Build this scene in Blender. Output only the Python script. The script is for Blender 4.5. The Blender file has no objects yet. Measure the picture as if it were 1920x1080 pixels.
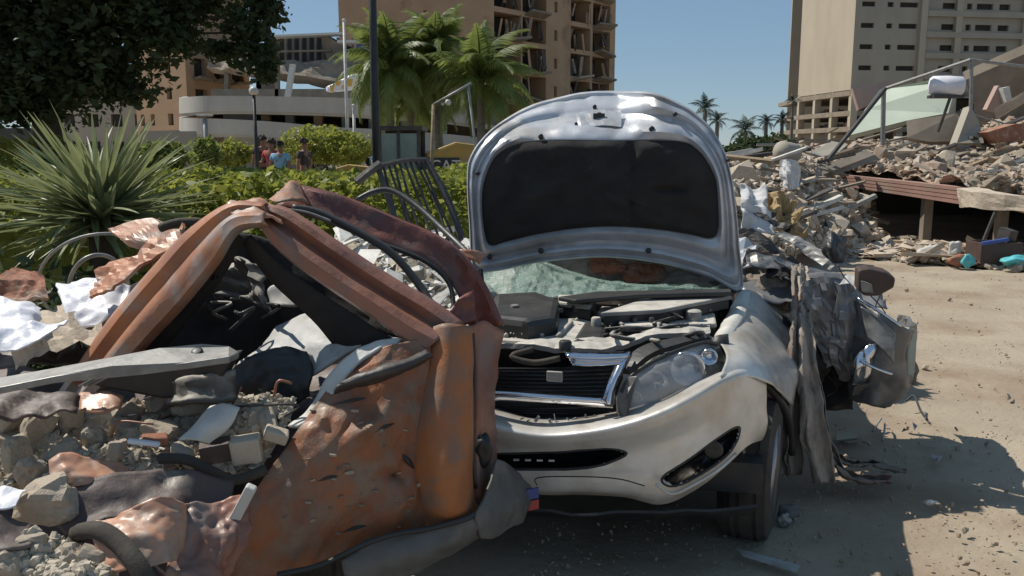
import bpy, bmesh, math, random
from mathutils import Vector, Matrix, noise, Euler
import numpy as np
R = math.radians
sc = bpy.context.scene
COL = sc.collection
# ------------------------------------------------------------------ camera
F = 1600.0; PIT = R(9.2); CH = 1.6
cd = bpy.data.cameras.new('camera'); cam = bpy.data.objects.new('camera', cd); COL.objects.link(cam)
cd.sensor_width = 36; cd.lens = 36 * F / 1920; cd.clip_end = 2500; cd.clip_start = .05
cam.location = (0, 0, CH); cam.rotation_euler = (R(90) - PIT, 0, 0)
sc.camera = cam
sc.render.resolution_x = 1024; sc.render.resolution_y = 576
# ------------------------------------------------------------------ light
SUN = Vector((-.67, .37, 1.0)).normalized()
wd = bpy.data.worlds.new('World'); sc.world = wd; wd.use_nodes = True
nt = wd.node_tree; bg = nt.nodes['Background']; sk = nt.nodes.new('ShaderNodeTexSky')
sk.sky_type = 'NISHITA'; sk.altitude = 1500; sk.sun_disc = False
sk.sun_elevation = math.asin(SUN.z); sk.sun_rotation = math.atan2(SUN.x, SUN.y)
sk.dust_density = .15; sk.air_density = 1.0; sk.ozone_density = 2.0
hsv = nt.nodes.new('ShaderNodeHueSaturation'); hsv.inputs['Saturation'].default_value = 1.0; nt.links.new(sk.outputs[0], hsv.inputs['Color']); mxs = nt.nodes.new('ShaderNodeMix'); mxs.data_type = 'RGBA'; mxs.inputs[0].default_value = .55; mxs.inputs[7].default_value = (2.5, 4.0, 5.5, 1); nt.links.new(hsv.outputs[0], mxs.inputs[6]); nt.links.new(mxs.outputs[2], bg.inputs[0]); bg.inputs[1].default_value = .072
sl = bpy.data.lights.new('sun', 'SUN'); sl.energy = 4.1; sl.angle = R(.55); sl.color = (1, .94, .83)
so = bpy.data.objects.new('sun', sl); COL.objects.link(so); so.rotation_euler = SUN.to_track_quat('Z', 'Y').to_euler()
so.location = (-20, 8, 30)
sc.view_settings.view_transform = 'Standard'; sc.view_settings.look = 'None'
sc.view_settings.exposure = 0.3; sc.view_settings.gamma = 1; sc.view_settings.use_curve_mapping = False
# ------------------------------------------------------------------ helpers
CP, SP = math.cos(PIT), math.sin(PIT)
def ray(px, py):
    a = (px - 960) / F; b = (540 - py) / F
    return Vector((a, CP + b * SP, -SP + b * CP))
def W(px, py, Y):            # point of the photo at forward distance Y
    d = ray(px, py); t = Y / d.y
    return Vector((d.x * t, Y, CH + d.z * t))
def G(px, py, z=0.0):        # point of the photo on the level plane z
    d = ray(px, py); t = (z - CH) / d.z
    return Vector((d.x * t, d.y * t, z))
rnd = random.Random(7)
def pxy0(p): z_ = p.z - CH; f_ = p.y * CP - z_ * SP; return (960 + F * p.x / f_, 540 - F * (p.y * SP + z_ * CP) / f_)
class MB:
    def __init__(s): s.v = []; s.f = []
    def add(s, vs, fs):
        o = len(s.v); s.v += [Vector(p) for p in vs]; s.f += [tuple(i + o for i in f) for f in fs]; return s
    def box(s, c, size, rot=None):
        m = rot if rot is not None else Matrix.Identity(3)
        if isinstance(m, (tuple, list)): m = Euler(m).to_matrix()
        c = Vector(c); x, y, z = [k / 2 for k in size]
        P = [c + m @ Vector((a * x, b * y, d * z)) for d in (-1, 1) for a, b in ((-1, -1), (1, -1), (1, 1), (-1, 1))]
        return s.add(P, [(3, 2, 1, 0), (4, 5, 6, 7), (0, 1, 5, 4), (1, 2, 6, 5), (2, 3, 7, 6), (3, 0, 4, 7)])
    def prism(s, pts, d):    # closed outline extruded by vector d
        n = len(pts); P = [Vector(p) for p in pts]; d = Vector(d)
        return s.add(P + [p + d for p in P], [tuple(range(n)), tuple(range(2 * n - 1, n - 1, -1))] +
                     [((i + 1) % n, i, n + i, n + (i + 1) % n) for i in range(n)])
    def tube(s, pts, r, n=8, closed=False):
        P = [Vector(p) for p in pts]; m = len(P); vs = []; up0 = None
        for i, p in enumerate(P):
            a = P[(i - 1) % m] if (i > 0 or closed) else p; b = P[(i + 1) % m] if (i < m - 1 or closed) else p
            t = (b - a).normalized()
            if up0 is None: up0 = t.orthogonal().normalized()
            up0 = (up0 - t * up0.dot(t))
            if up0.length < 1e-5: up0 = t.orthogonal()
            up0.normalize(); w = t.cross(up0)
            rr = r[i] if isinstance(r, (list, tuple)) else r
            for k in range(n):
                an = 2 * math.pi * k / n; vs.append(p + (up0 * math.cos(an) + w * math.sin(an)) * rr)
        fs = []
        for i in range(m if closed else m - 1):
            j = (i + 1) % m
            for k in range(n): fs.append((i * n + k, i * n + (k + 1) % n, j * n + (k + 1) % n, j * n + k))
        if not closed: fs += [tuple(range(n - 1, -1, -1)), tuple(range((m - 1) * n, m * n))]
        return s.add(vs, fs)
    def lathe(s, c, axis, prof, n=24):   # prof: (along axis, radius)
        c = Vector(c); a = Vector(axis).normalized(); u = a.orthogonal().normalized(); w = a.cross(u); vs = []; fs = []
        for (h, r) in prof:
            for k in range(n):
                an = 2 * math.pi * k / n; vs.append(c + a * h + (u * math.cos(an) + w * math.sin(an)) * r)
        for i in range(len(prof) - 1):
            for k in range(n): fs.append((i * n + k, i * n + (k + 1) % n, (i + 1) * n + (k + 1) % n, (i + 1) * n + k))
        fs += [tuple(range(n - 1, -1, -1)), tuple(range((len(prof) - 1) * n, len(prof) * n))]
        return s.add(vs, fs)
def cr(p, t):                # catmull-rom through a list of vectors, t in 0..1
    n = len(p) - 1; x = min(max(t, 0), 1) * n; i = min(int(x), n - 1); u = x - i
    a = p[i - 1] if i > 0 else p[0] * 2 - p[1]; b = p[i]; c = p[i + 1]; d = p[i + 2] if i + 2 <= n else p[n] * 2 - p[n - 1]
    return .5 * ((2 * b) + (c - a) * u + (2 * a - 5 * b + 4 * c - d) * u * u + (3 * b - a - 3 * c + d) * u ** 3)
def curve(pts, n): return [cr([Vector(p) for p in pts], i / (n - 1)) for i in range(n)]
def crumple(p, sc_, seed, an=None):   # sharp folds
    if an:
        c_, s_ = math.cos(an[0]), math.sin(an[0]); p = Vector(((p.x * c_ + p.z * s_) * an[1], p.y, -p.x * s_ + p.z * c_))
    q = p * sc_ + Vector((seed * 7.3, seed * 3.1, seed))
    return (abs(noise.noise(q)) - .25) * 1.4 + .5 * (abs(noise.noise(q * 2.3 + Vector((5, 1, 2)))) - .25) + .22 * noise.noise(q * 6.1)
def sheet(rows, nu=28, nv=20, amp=.02, sc_=4, seed=1, pix=True, edge=0.0, an=None, folds=None):
    R_ = [[W(*p) if pix else Vector(p) for p in r] for r in rows]
    C_ = [curve(r, nu) for r in R_]
    g = [[None] * nu for _ in range(nv)]
    for i in range(nu):
        colp = [c[i] for c in C_]
        for j in range(nv): g[j][i] = cr(colp, j / (nv - 1))
    out = [[None] * nu for _ in range(nv)]
    for j in range(nv):
        for i in range(nu):
            a = g[j][min(i + 1, nu - 1)] - g[j][max(i - 1, 0)]; b = g[min(j + 1, nv - 1)][i] - g[max(j - 1, 0)][i]
            n = a.cross(b)
            if n.length > 1e-9: n.normalize()
            p = g[j][i]; q = p + n * amp * crumple(p, sc_, seed, an)
            if folds:
                for (fa, fb, fw, fh) in folds:
                    ab = fb - fa; tt = max(0, min(1, (p - fa).dot(ab) / ab.length_squared)); dd = (p - fa - ab * tt).length
                    if dd < fw * 4: q = q - n * (fh if n.y > 0 else -fh) * math.exp(-dd / fw) * (.4 + .6 * math.sin(math.pi * min(1, max(0, .1 + tt * .8))))
            if edge and (i in (0, nu - 1) or j in (0, nv - 1)):
                q += noise.noise_vector(p * 9 + Vector((seed, 0, 0))) * edge
            out[j][i] = q
    m = MB()
    m.add([p for r in out for p in r], [(j * nu + i, j * nu + i + 1, (j + 1) * nu + i + 1, (j + 1) * nu + i) for j in range(nv - 1) for i in range(nu - 1)])
    m.grid = out
    return m
def wloc(o):
    v = Vector((0, 0, 0))
    while o is not None: v += o.location; o = o.parent
    return v
def tag(o, label=None, cat=None, group=None, kind=None):
    if label: o['label'] = label
    if cat: o['category'] = cat
    if group: o['group'] = group
    if kind: o['kind'] = kind
    return o
def thing(name, loc, label, cat, group=None):
    o = bpy.data.objects.new(name, None); COL.objects.link(o); o.location = loc; o.empty_display_size = .2
    return tag(o, label, cat, group)
def obj(name, mb, mat, parent=None, smooth=False, solid=0, bevel=0, sub=0, label=None, cat=None, group=None, kind=None, auto=None):
    me = bpy.data.meshes.new(name)
    if parent is not None: base = wloc(parent)
    elif kind == 'structure': base = Vector((0, 0, 0))
    else:
        xs = [p.x for p in mb.v]; ys = [p.y for p in mb.v]; zs = [p.z for p in mb.v]
        base = Vector(((min(xs) + max(xs)) / 2, (min(ys) + max(ys)) / 2, min(zs)))
    me.from_pydata([tuple(p - base) for p in mb.v], [], mb.f); me.update()
    me.materials.append(mat)
    o = bpy.data.objects.new(name, me); COL.objects.link(o)
    if parent is not None: o.parent = parent
    else: o.location = base
    if smooth:
        for p in me.polygons: p.use_smooth = True
    if auto is not None:
        me.set_sharp_from_angle(angle=R(auto))
    if sub:
        s_ = o.modifiers.new('sub', 'SUBSURF'); s_.levels = sub; s_.render_levels = sub
    if solid:
        s_ = o.modifiers.new('solid', 'SOLIDIFY'); s_.thickness = solid; s_.offset = 0
    if bevel:
        b_ = o.modifiers.new('bevel', 'BEVEL'); b_.width = bevel; b_.segments = 2; b_.limit_method = 'ANGLE'
    return tag(o, label, cat, group, kind)
def clone(o, parent=None, loc=None, rot=None, scale=None, label=None):
    c = o.copy(); COL.objects.link(c); c.parent = parent
    if loc is not None: c.location = loc
    if rot is not None: c.rotation_euler = rot
    if scale is not None: c.scale = scale
    if label: c['label'] = label
    for ch in list(o.children): clone(ch, c)
    return c
# ------------------------------------------------------------------ materials
def pm(name, c1, c2=None, s=6, rough=.6, metal=0, bump=.25, bs=None, c3=None, s3=1.6, t3=.55, w3=.08, dust=None, dk=.6, det=6, spec=.5, rvar=.12, coat=0, stretch=None, trans=0, alpha=1, bdist=.02):
    m = bpy.data.materials.new(name); m.use_nodes = True; t = m.node_tree; N = t.nodes; L = t.links; b = N['Principled BSDF']
    tc = N.new('ShaderNodeTexCoord'); src = tc.outputs['Object']
    if stretch:
        mp = N.new('ShaderNodeMapping'); mp.inputs['Scale'].default_value = stretch; L.new(src, mp.inputs[0]); src = mp.outputs[0]
    def nz(scale, d=det, r=.6):
        n = N.new('ShaderNodeTexNoise'); n.inputs['Scale'].default_value = scale; n.inputs['Detail'].default_value = d
        n.inputs['Roughness'].default_value = r; L.new(src, n.inputs['Vector']); return n
    def mix(f, a, bb):
        x = N.new('ShaderNodeMix'); x.data_type = 'RGBA'
        if f is not None: L.new(f, x.inputs[0])
        for k, q in ((6, a), (7, bb)):
            if isinstance(q, tuple): x.inputs[k].default_value = (*q, 1)
            else: L.new(q, x.inputs[k])
        return x
    def mr(o, a, c):
        x = N.new('ShaderNodeMapRange'); x.inputs[1].default_value = a; x.inputs[2].default_value = c; L.new(o, x.inputs[0]); return x.outputs[0]
    c2 = c2 or tuple(k * .72 for k in c1)
    n1 = nz(s); col = mix(mr(n1.outputs[0], .32, .68), c1, c2).outputs[2]
    if c3:
        n3 = nz(s3); col = mix(mr(n3.outputs[0], t3 - w3, t3 + w3), col, c3).outputs[2]
    if dust:
        ge = N.new('ShaderNodeNewGeometry'); sx = N.new('ShaderNodeSeparateXYZ'); L.new(ge.outputs['Normal'], sx.inputs[0])
        nd = nz(9); mu = N.new('ShaderNodeMath'); mu.operation = 'MULTIPLY'; L.new(mr(sx.outputs[2], .1, .9), mu.inputs[0]); L.new(mr(nd.outputs[0], .25, .6), mu.inputs[1])
        m2 = N.new('ShaderNodeMath'); m2.operation = 'MULTIPLY'; L.new(mu.outputs[0], m2.inputs[0]); m2.inputs[1].default_value = dk
        col = mix(m2.outputs[0], col, dust).outputs[2]
        mm = N.new('ShaderNodeMath'); mm.operation = 'SUBTRACT'; mm.inputs[0].default_value = 1; L.new(m2.outputs[0], mm.inputs[1])
        m4 = N.new('ShaderNodeMath'); m4.operation = 'MULTIPLY'; m4.inputs[1].default_value = metal; L.new(mm.outputs[0], m4.inputs[0]); L.new(m4.outputs[0], b.inputs['Metallic'])
    else: b.inputs['Metallic'].default_value = metal
    L.new(col, b.inputs['Base Color'])
    nr = nz((bs or s) * 1.7); rr = N.new('ShaderNodeMapRange'); rr.inputs[1].default_value = .3; rr.inputs[2].default_value = .7
    rr.inputs[3].default_value = max(.03, rough - rvar); rr.inputs[4].default_value = min(1, rough + rvar); L.new(nr.outputs[0], rr.inputs[0]); L.new(rr.outputs[0], b.inputs['Roughness'])
    b.inputs['Specular IOR Level'].default_value = spec
    if coat: b.inputs['Coat Weight'].default_value = coat; b.inputs['Coat Roughness'].default_value = .24
    if bump:
        nb = nz(bs or s * 2.5, 8, .65); bp = N.new('ShaderNodeBump'); bp.inputs['Strength'].default_value = bump; bp.inputs['Distance'].default_value = bdist
        L.new(nb.outputs[0], bp.inputs['Height']); L.new(bp.outputs[0], b.inputs['Normal'])
    if alpha < 1: b.inputs['Alpha'].default_value = alpha
    if trans: b.inputs['Transmission Weight'].default_value = trans
    return m
DU = (.33, .29, .24)
M = dict(
 ground=pm('dusty_earth', (.385, .32, .24), (.305, .25, .185), s=.9, rough=.95, bump=.5, bs=14, c3=(.235, .165, .11), s3=.8, t3=.57, w3=.1, bdist=.03),
 silver=pm('silver_paint', (.7, .69, .67), (.62, .6, .57), s=5, rough=.4, metal=.32, bump=.05, bs=9, dust=DU, dk=.3, coat=.8, c3=(.48, .42, .35), s3=4.5, t3=.55, w3=.12),  # beige patches: dust, plus warm ground reflection put into the colour
 silver_in=pm('silver_inner_frame', (.6, .62, .67), (.46, .48, .52), s=7, rough=.38, metal=.36, bump=.1, bs=6, dust=DU, dk=.15, c3=(.36, .35, .34), s3=2.5, t3=.6),
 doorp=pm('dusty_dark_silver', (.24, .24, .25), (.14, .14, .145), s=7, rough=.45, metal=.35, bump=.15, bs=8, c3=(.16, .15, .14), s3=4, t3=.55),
 mutedwhite=pm('greyish_white_cloth', (.6, .6, .62), (.42, .42, .42), s=12, rough=.8, bump=.5, bs=20),
 liner=pm('black_felt', (.026, .025, .026), (.045, .042, .04), s=5, rough=.95, bump=.4, bs=12, spec=.15),
 chrome=pm('chrome', (.72, .74, .8), (.6, .62, .68), rough=.14, metal=1, bump=.03, rvar=.05),
 black=pm('black_plastic', (.018, .018, .02), (.03, .03, .03), rough=.5, bump=.1, dust=(.1, .09, .08), dk=.2),
 blackglossy=pm('black_gloss', (.012, .012, .014), (.02, .02, .02), rough=.2, bump=.03),
 dustplastic=pm('dusty_plastic', (.05, .05, .05), (.09, .085, .08), rough=.75, bump=.3, dust=(.4, .37, .33), dk=1.0),
 dustgrey=pm('dusty_grey_part', (.3, .285, .265), (.2, .19, .18), rough=.7, bump=.3, dust=(.55, .51, .45), dk=1.0),
 rubber=pm('tyre_rubber', (.035, .03, .027), (.07, .058, .045), s=10, rough=.9, bump=.3),
 rim=pm('alloy', (.4, .4, .42), rough=.35, metal=.9),
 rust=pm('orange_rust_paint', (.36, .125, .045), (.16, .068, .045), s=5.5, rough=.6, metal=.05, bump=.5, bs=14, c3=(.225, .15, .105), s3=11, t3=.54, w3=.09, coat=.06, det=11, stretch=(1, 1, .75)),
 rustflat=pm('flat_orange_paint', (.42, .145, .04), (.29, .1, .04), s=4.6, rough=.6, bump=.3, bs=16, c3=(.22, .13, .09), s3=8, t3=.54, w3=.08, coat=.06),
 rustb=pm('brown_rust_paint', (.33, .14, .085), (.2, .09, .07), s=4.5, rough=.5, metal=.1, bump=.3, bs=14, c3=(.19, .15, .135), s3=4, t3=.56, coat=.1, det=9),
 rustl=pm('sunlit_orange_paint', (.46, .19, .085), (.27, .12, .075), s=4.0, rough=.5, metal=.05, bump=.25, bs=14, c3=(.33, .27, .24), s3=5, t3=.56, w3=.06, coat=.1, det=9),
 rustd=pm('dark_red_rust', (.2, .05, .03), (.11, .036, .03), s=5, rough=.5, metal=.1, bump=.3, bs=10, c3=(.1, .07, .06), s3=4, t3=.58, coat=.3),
 salmon=pm('sunlit_salmon_orange', (.5, .26, .165), (.36, .175, .11), s=6, rough=.5, bump=.2, bs=14, coat=.12, c3=(.33, .25, .2), s3=9, t3=.56),  # lit copy of the orange body paint, sunlight put into the colour
 maroon=pm('dusty_maroon_metal', (.105, .072, .066), (.07, .05, .046), s=5, rough=.55, bump=.3, c3=(.2, .17, .14), s3=7, t3=.62),
 steel=pm('dull_steel', (.3, .3, .29), (.19, .185, .18), s=14, rough=.5, metal=.45, bump=.15, dust=(.4, .38, .35), dk=.6, stretch=(1, 1, 1)),
 darksteel=pm('dark_steel', (.05, .048, .05), (.09, .08, .075), s=8, rough=.55, metal=.4, bump=.25),
 greybumper=pm('scuffed_grey_plastic', (.13, .125, .115), (.09, .085, .08), s=9, rough=.6, bump=.2, c3=(.19, .175, .15), s3=4, t3=.56),
 white=pm('white_plastic_sheet', (.78, .78, .84), (.68, .68, .74), s=5, rough=.4, bump=.4, bs=9),
 offwhite=pm('dirty_white', (.62, .61, .58), (.46, .44, .4), s=7, rough=.6, bump=.3),
 lightgrey=pm('light_grey_trim', (.42, .425, .42), (.34, .34, .335), s=9, rough=.6, bump=.15, c3=(.25, .23, .2), s3=6, t3=.62),
 conc=pm('broken_concrete', (.44, .37, .29), (.27, .225, .17), s=9, rough=.95, bump=.7, bs=24, bdist=.03, det=9),
 concf=pm('sunlit_beige_concrete', (.6, .53, .43), (.42, .365, .29), s=9, rough=.95, bump=.6, bs=24, bdist=.03, det=9),  # lighter concrete copy for the shaded heap, sunlight put into the colour
 conc2=pm('pale_concrete', (.54, .455, .36), (.4, .33, .26), s=6, rough=.95, bump=.6, bs=18, det=9),
 conc3=pm('brown_rubble', (.38, .275, .2), (.27, .195, .14), s=7, rough=.95, bump=.6, bs=20, c3=(.33, .29, .25), s3=3),
 brick=pm('broken_brick', (.36, .15, .09), (.24, .11, .07), s=10, rough=.9, bump=.5, c3=(.36, .3, .24), s3=8, t3=.6),
 glassg=pm('green_broken_glass', (.17, .3, .25), (.34, .46, .41), s=40, rough=.3, bump=.6, bs=60, alpha=.45, spec=.8),
 glassd=pm('dark_glass', (.03, .035, .04), (.05, .055, .06), s=3, rough=.12, bump=0, spec=.7),
 lens=pm('dusty_lens', (.62, .62, .63), (.42, .41, .4), s=7, rough=.18, bump=.08, alpha=.38, coat=.6, c3=(.3, .28, .26), s3=5, t3=.55),
 cloth=pm('muddy_cloth', (.26, .215, .18), (.18, .15, .125), s=9, rough=.95, bump=.15, bs=40, c3=(.2, .13, .11), s3=5, t3=.6),
 clothb=pm('dusty_beige_sheet', (.42, .35, .29), (.29, .235, .195), s=7, rough=.9, bump=.3, bs=14, c3=(.2, .16, .13), s3=6, t3=.57),
 cloth2=pm('grey_cloth', (.2, .175, .15), (.13, .115, .1), s=9, rough=.95, bump=.5, bs=40),
 leafh=pm('hedge_leaf', (.26, .285, .055), (.15, .185, .035), s=2.2, rough=.5, bump=0, spec=.35),
 leaft=pm('dark_tree_leaf', (.065, .088, .036), (.04, .058, .026), s=1.5, rough=.55, bump=0, spec=.3),
 leafy=pm('yucca_leaf', (.27, .30, .15), (.17, .205, .095), s=3, rough=.42, bump=0, spec=.5),
 leafp=pm('palm_leaf', (.19, .24, .065), (.11, .15, .045), s=1, rough=.5, bump=0, spec=.4),
 leaffar=pm('far_palm_leaf', (.05, .075, .05), (.035, .055, .035), s=1, rough=.6, bump=0, spec=.3),
 bark=pm('bark', (.12, .085, .06), (.07, .05, .037), s=6, rough=.95, bump=.7, stretch=(3, 3, .6)),
 palmbark=pm('palm_bark', (.2, .18, .15), (.13, .115, .1), s=4, rough=.95, bump=.5, stretch=(1, 1, 4)),
 terra=pm('terracotta_render', (.46, .305, .19), (.37, .245, .155), s=.35, rough=.92, bump=.15, c3=(.27, .17, .11), s3=.25, t3=.63, w3=.06),
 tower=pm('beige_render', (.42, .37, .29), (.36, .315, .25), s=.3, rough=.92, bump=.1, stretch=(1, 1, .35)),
 towerd=pm('grey_and_shaded_render', (.36, .325, .265), (.3, .27, .225), s=.35, rough=.92, bump=.1, stretch=(1, 1, .35)),  # real grey walls, and darker copy of beige with shade put in
 ramp=pm('grey_white_concrete', (.36, .35, .32), (.28, .27, .25), s=.5, rough=.85, bump=.12, stretch=(1, 1, .4)),
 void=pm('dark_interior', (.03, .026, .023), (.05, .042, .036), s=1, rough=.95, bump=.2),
 slab=pm('floor_slab', (.27, .225, .175), (.17, .14, .11), s=1.5, rough=.95, bump=.4),
 redstripe=pm('faded_red_stripe', (.42, .24, .19), (.33, .2, .16), s=3, rough=.85, bump=.3, c3=(.34, .27, .21), s3=2.5, t3=.6),
 green=pm('pale_green_wall', (.42, .47, .40), (.36, .41, .345), s=1.2, rough=.85, bump=.15, c3=(.33, .31, .27), s3=1.4, t3=.64),
 pink=pm('pink_render', (.42, .29, .25), (.34, .24, .2), s=1, rough=.9, bump=.2),
 yellow=pm('excavator_paint', (.42, .27, .06), (.34, .21, .05), s=3, rough=.5, bump=.1, c3=(.3, .22, .13), s3=2, t3=.6),
 cabglass=pm('cab_glass', (.16, .23, .21), (.1, .15, .14), s=2, rough=.1, bump=0, spec=.8),
 skin=pm('skin', (.25, .13, .08), (.22, .115, .07), rough=.6, bump=0), hair=pm('hair', (.02, .015, .012), rough=.7, bump=0),
 red=pm('red_shirt', (.42, .06, .055), rough=.85, bump=.1), blue=pm('light_blue_cloth', (.2, .42, .6), rough=.8, bump=.2), darkc=pm('dark_clothes', (.05, .04, .045), rough=.9, bump=.1),
 jeans=pm('jeans', (.06, .08, .13), rough=.9, bump=.1), teal=pm('teal_plastic', (.1, .46, .5), (.07, .36, .4), rough=.5, bump=.3),
 bluep=pm('blue_plastic', (.05, .1, .36), rough=.5, bump=.2), yellowc=pm('yellow_plastic', (.6, .36, .07), (.45, .25, .05), rough=.6, bump=.3),
 wood=pm('splintered_timber', (.34, .25, .16), (.22, .16, .1), s=5, rough=.9, bump=.5, stretch=(1, 1, 6)),
 foam=pm('ochre_foam', (.42, .3, .15), (.3, .21, .11), s=9, rough=.95, bump=.6),
 brownbox=pm('brown_plastic', (.075, .045, .035), (.055, .035, .028), rough=.6, bump=.2),
 stickerred=pm('sticker_red', (.45, .05, .05), rough=.4, bump=0), stickerblue=pm('sticker_blue', (.04, .08, .3), rough=.4, bump=0),
)
S_ = M
def translucent(m, k):
    t = m.node_tree; b = t.nodes['Principled BSDF']; o = t.nodes['Material Output']; tr_ = t.nodes.new('ShaderNodeBsdfTranslucent'); mx = t.nodes.new('ShaderNodeMixShader'); mx.inputs[0].default_value = k
    hs_ = t.nodes.new('ShaderNodeHueSaturation'); hs_.inputs['Value'].default_value = 1.5; hs_.inputs['Hue'].default_value = .485
    t.links.new(b.inputs['Base Color'].links[0].from_socket, hs_.inputs['Color']); t.links.new(hs_.outputs[0], tr_.inputs[0])
    t.links.new(b.outputs[0], mx.inputs[1]); t.links.new(tr_.outputs[0], mx.inputs[2]); t.links.new(mx.outputs[0], o.inputs[0])
for k_, v_ in (('leafh', .45), ('leafy', .25), ('leafp', .4), ('leaft', .38)): translucent(M[k_], v_)
# rock meshes shared by all chunks
def rock_verts(seed, sub=1, sx=1, sy=1, sz=.7, ang=True):
    bm = bmesh.new(); bmesh.ops.create_icosphere(bm, subdivisions=sub, radius=1)
    for v in bm.verts:
        k = 1 + (.5 if sub > 2 else .38) * noise.noise(v.co * 1.3 + Vector((seed * 3.7, seed, 2))) + .13 * noise.noise(v.co * 3.7 + Vector((1, seed * 2.1, 2)))
        p = v.co * k
        if ang:
            for ax in range(3):
                c = (.62 if sub < 3 else .8) + .12 * noise.noise(Vector((seed, ax * 5, 1.3)))
                p[ax] = max(-c, min(c, p[ax]))
        v.co = Vector((p.x * sx, p.y * sy, p.z * sz))
    vs = [v.co.copy() for v in bm.verts]; fs = [tuple(v.index for v in f.verts) for f in bm.faces]; bm.free(); return vs, fs
ROCKS = [rock_verts(i, 1, rnd.uniform(.8, 1.5), rnd.uniform(.7, 1), rnd.uniform(.4, .9)) for i in range(10)]
ROCKS2 = [rock_verts(i + 20, 3, rnd.uniform(.9, 1.4), rnd.uniform(.7, 1), rnd.uniform(.5, .9)) for i in range(8)]
def rmesh(data, mat, name='concrete_chunk'):
    me = bpy.data.meshes.new(name); me.from_pydata([tuple(v) for v in data[0]], [], data[1]); me.materials.append(mat); me.update(); return me
def place(name, me, loc, s, rot, label, cat, group=None, parent=None):
    o = bpy.data.objects.new(name, me); COL.objects.link(o); o.location = loc; o.rotation_euler = rot
    o.scale = (s, s, s) if not isinstance(s, (tuple, list)) else s
    if parent: o.parent = parent; o.location = Vector(loc) - wloc(parent)
    return tag(o, label, cat, group)
def rot3(r=rnd): return (r.uniform(0, 6.3), r.uniform(0, 6.3), r.uniform(0, 6.3))
def scatter_stuff(name, grid, n, smin, smax, mat, label, flat=.0, seed=1, kinds=ROCKS, parent=None, plank=0, lift=.2, cat='rubble'):
    r = random.Random(seed); m = MB(); nv = len(grid); nu = len(grid[0])
    for _ in range(n):
        a = r.random() * (nu - 1.001); b = r.random() * (nv - 1.001); i = int(a); j = int(b); u = a - i; v = b - j
        p = grid[j][i] * (1 - u) * (1 - v) + grid[j][i + 1] * u * (1 - v) + grid[j + 1][i] * (1 - u) * v + grid[j + 1][i + 1] * u * v
        s = smin * (smax / smin) ** (r.random() ** 2.2)
        e = Euler(rot3(r)).to_matrix()
        if r.random() < plank:
            e = Euler((r.uniform(-.4, .4), r.uniform(-.5, .5), r.uniform(0, 6.3))).to_matrix()
            m.box(p + Vector((0, 0, s * .6)), (s * r.uniform(2, 6), s * r.uniform(.4, 1.8), s * r.uniform(.12, .4)), e)
            for q_ in range(len(m.v) - 8, len(m.v)): m.v[q_] = m.v[q_] + Vector((r.uniform(-.45, .45), r.uniform(-.45, .45), r.uniform(-.2, .2))) * s
        else:
            k = kinds[r.randrange(len(kinds))]
            if r.random() < .3: e = Euler((r.uniform(-.4, .4), r.uniform(-.4, .4), r.uniform(0, 6))).to_matrix() @ Matrix.Diagonal((1, 1, .35))
            m.add([p + Vector((0, 0, s * lift)) + e @ q * s for q in k[0]], k[1])
    return obj(name, m, mat, parent, label=label, kind='stuff', cat=None if parent else cat)
# ================================================================== SETTING
def steps(a, b, n, p=1.0): return [a + (b - a) * (i / n) ** p for i in range(n + 1)]
xs = sorted(set([-600, -300, -150, -80, -40, -20, -12] + steps(-8, 12, 200) + [18, 30, 50, 80, 150, 300, 600]))
ys = sorted(set([-60, -20, -5] + steps(.5, 16, 190) + [20, 30, 45, 70, 110, 200, 400, 900]))
m = MB(); vs = []
for y in ys:
    for x in xs:
        near = 1 if (-8 <= x <= 12 and .5 <= y <= 16) else 0
        z = near * (.030 * noise.noise(Vector((x * .9, y * .9, 0))) + .016 * noise.noise(Vector((x * 3.1, y * 3.1, 3))) + .009 * noise.noise(Vector((x * 9, y * 9, 5))))
        vs.append((x, y, z - .02 * near))
nx = len(xs)
m.add(vs, [(j * nx + i, j * nx + i + 1, (j + 1) * nx + i + 1, (j + 1) * nx + i) for j in range(len(ys) - 1) for i in range(nx - 1)])
obj('ground', m, M['ground'], kind='structure', smooth=True)
m = MB(); m.box((-32, 67.0, .175), (62, 82, .35)); obj('pavement', m, M['conc2'], kind='structure')
# ------------------------------------------------------------------ facade builder
def facade(A, B, z0, z1, rects, depth, out):
    """wall from A to B (ground points), rects in (u0,u1,z0,z1) metres; returns wall mesh, list of pane quads"""
    A = Vector((A.x, A.y, 0)); B = Vector((B.x, B.y, 0)); U = (B - A); Lw = U.length; U.normalize(); N = Vector(out).normalized()
    us = sorted(set([0, Lw] + [round(r[0], 3) for r in rects] + [round(r[1], 3) for r in rects]))
    zs = sorted(set([z0, z1] + [round(r[2], 3) for r in rects] + [round(r[3], 3) for r in rects]))
    P = lambda u, z, d=0: A + U * u + Vector((0, 0, z)) - N * d
    m = MB()
    for i in range(len(us) - 1):
        for j in range(len(zs) - 1):
            cu = (us[i] + us[i + 1]) / 2; cz = (zs[j] + zs[j + 1]) / 2
            if any(r[0] < cu < r[1] and r[2] < cz < r[3] for r in rects): continue
            m.add([P(us[i], zs[j]), P(us[i + 1], zs[j]), P(us[i + 1], zs[j + 1]), P(us[i], zs[j + 1])], [(0, 1, 2, 3)])
    for r in rects:
        a, b, c, d = r[:4]; q = [P(a, c), P(b, c), P(b, d), P(a, d)]; w = [P(a, c, depth), P(b, c, depth), P(b, d, depth), P(a, d, depth)]
        m.add(q + w, [(0, 1, 5, 4), (1, 2, 6, 5), (2, 3, 7, 6), (3, 0, 4, 7)])
    return m, P
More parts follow.
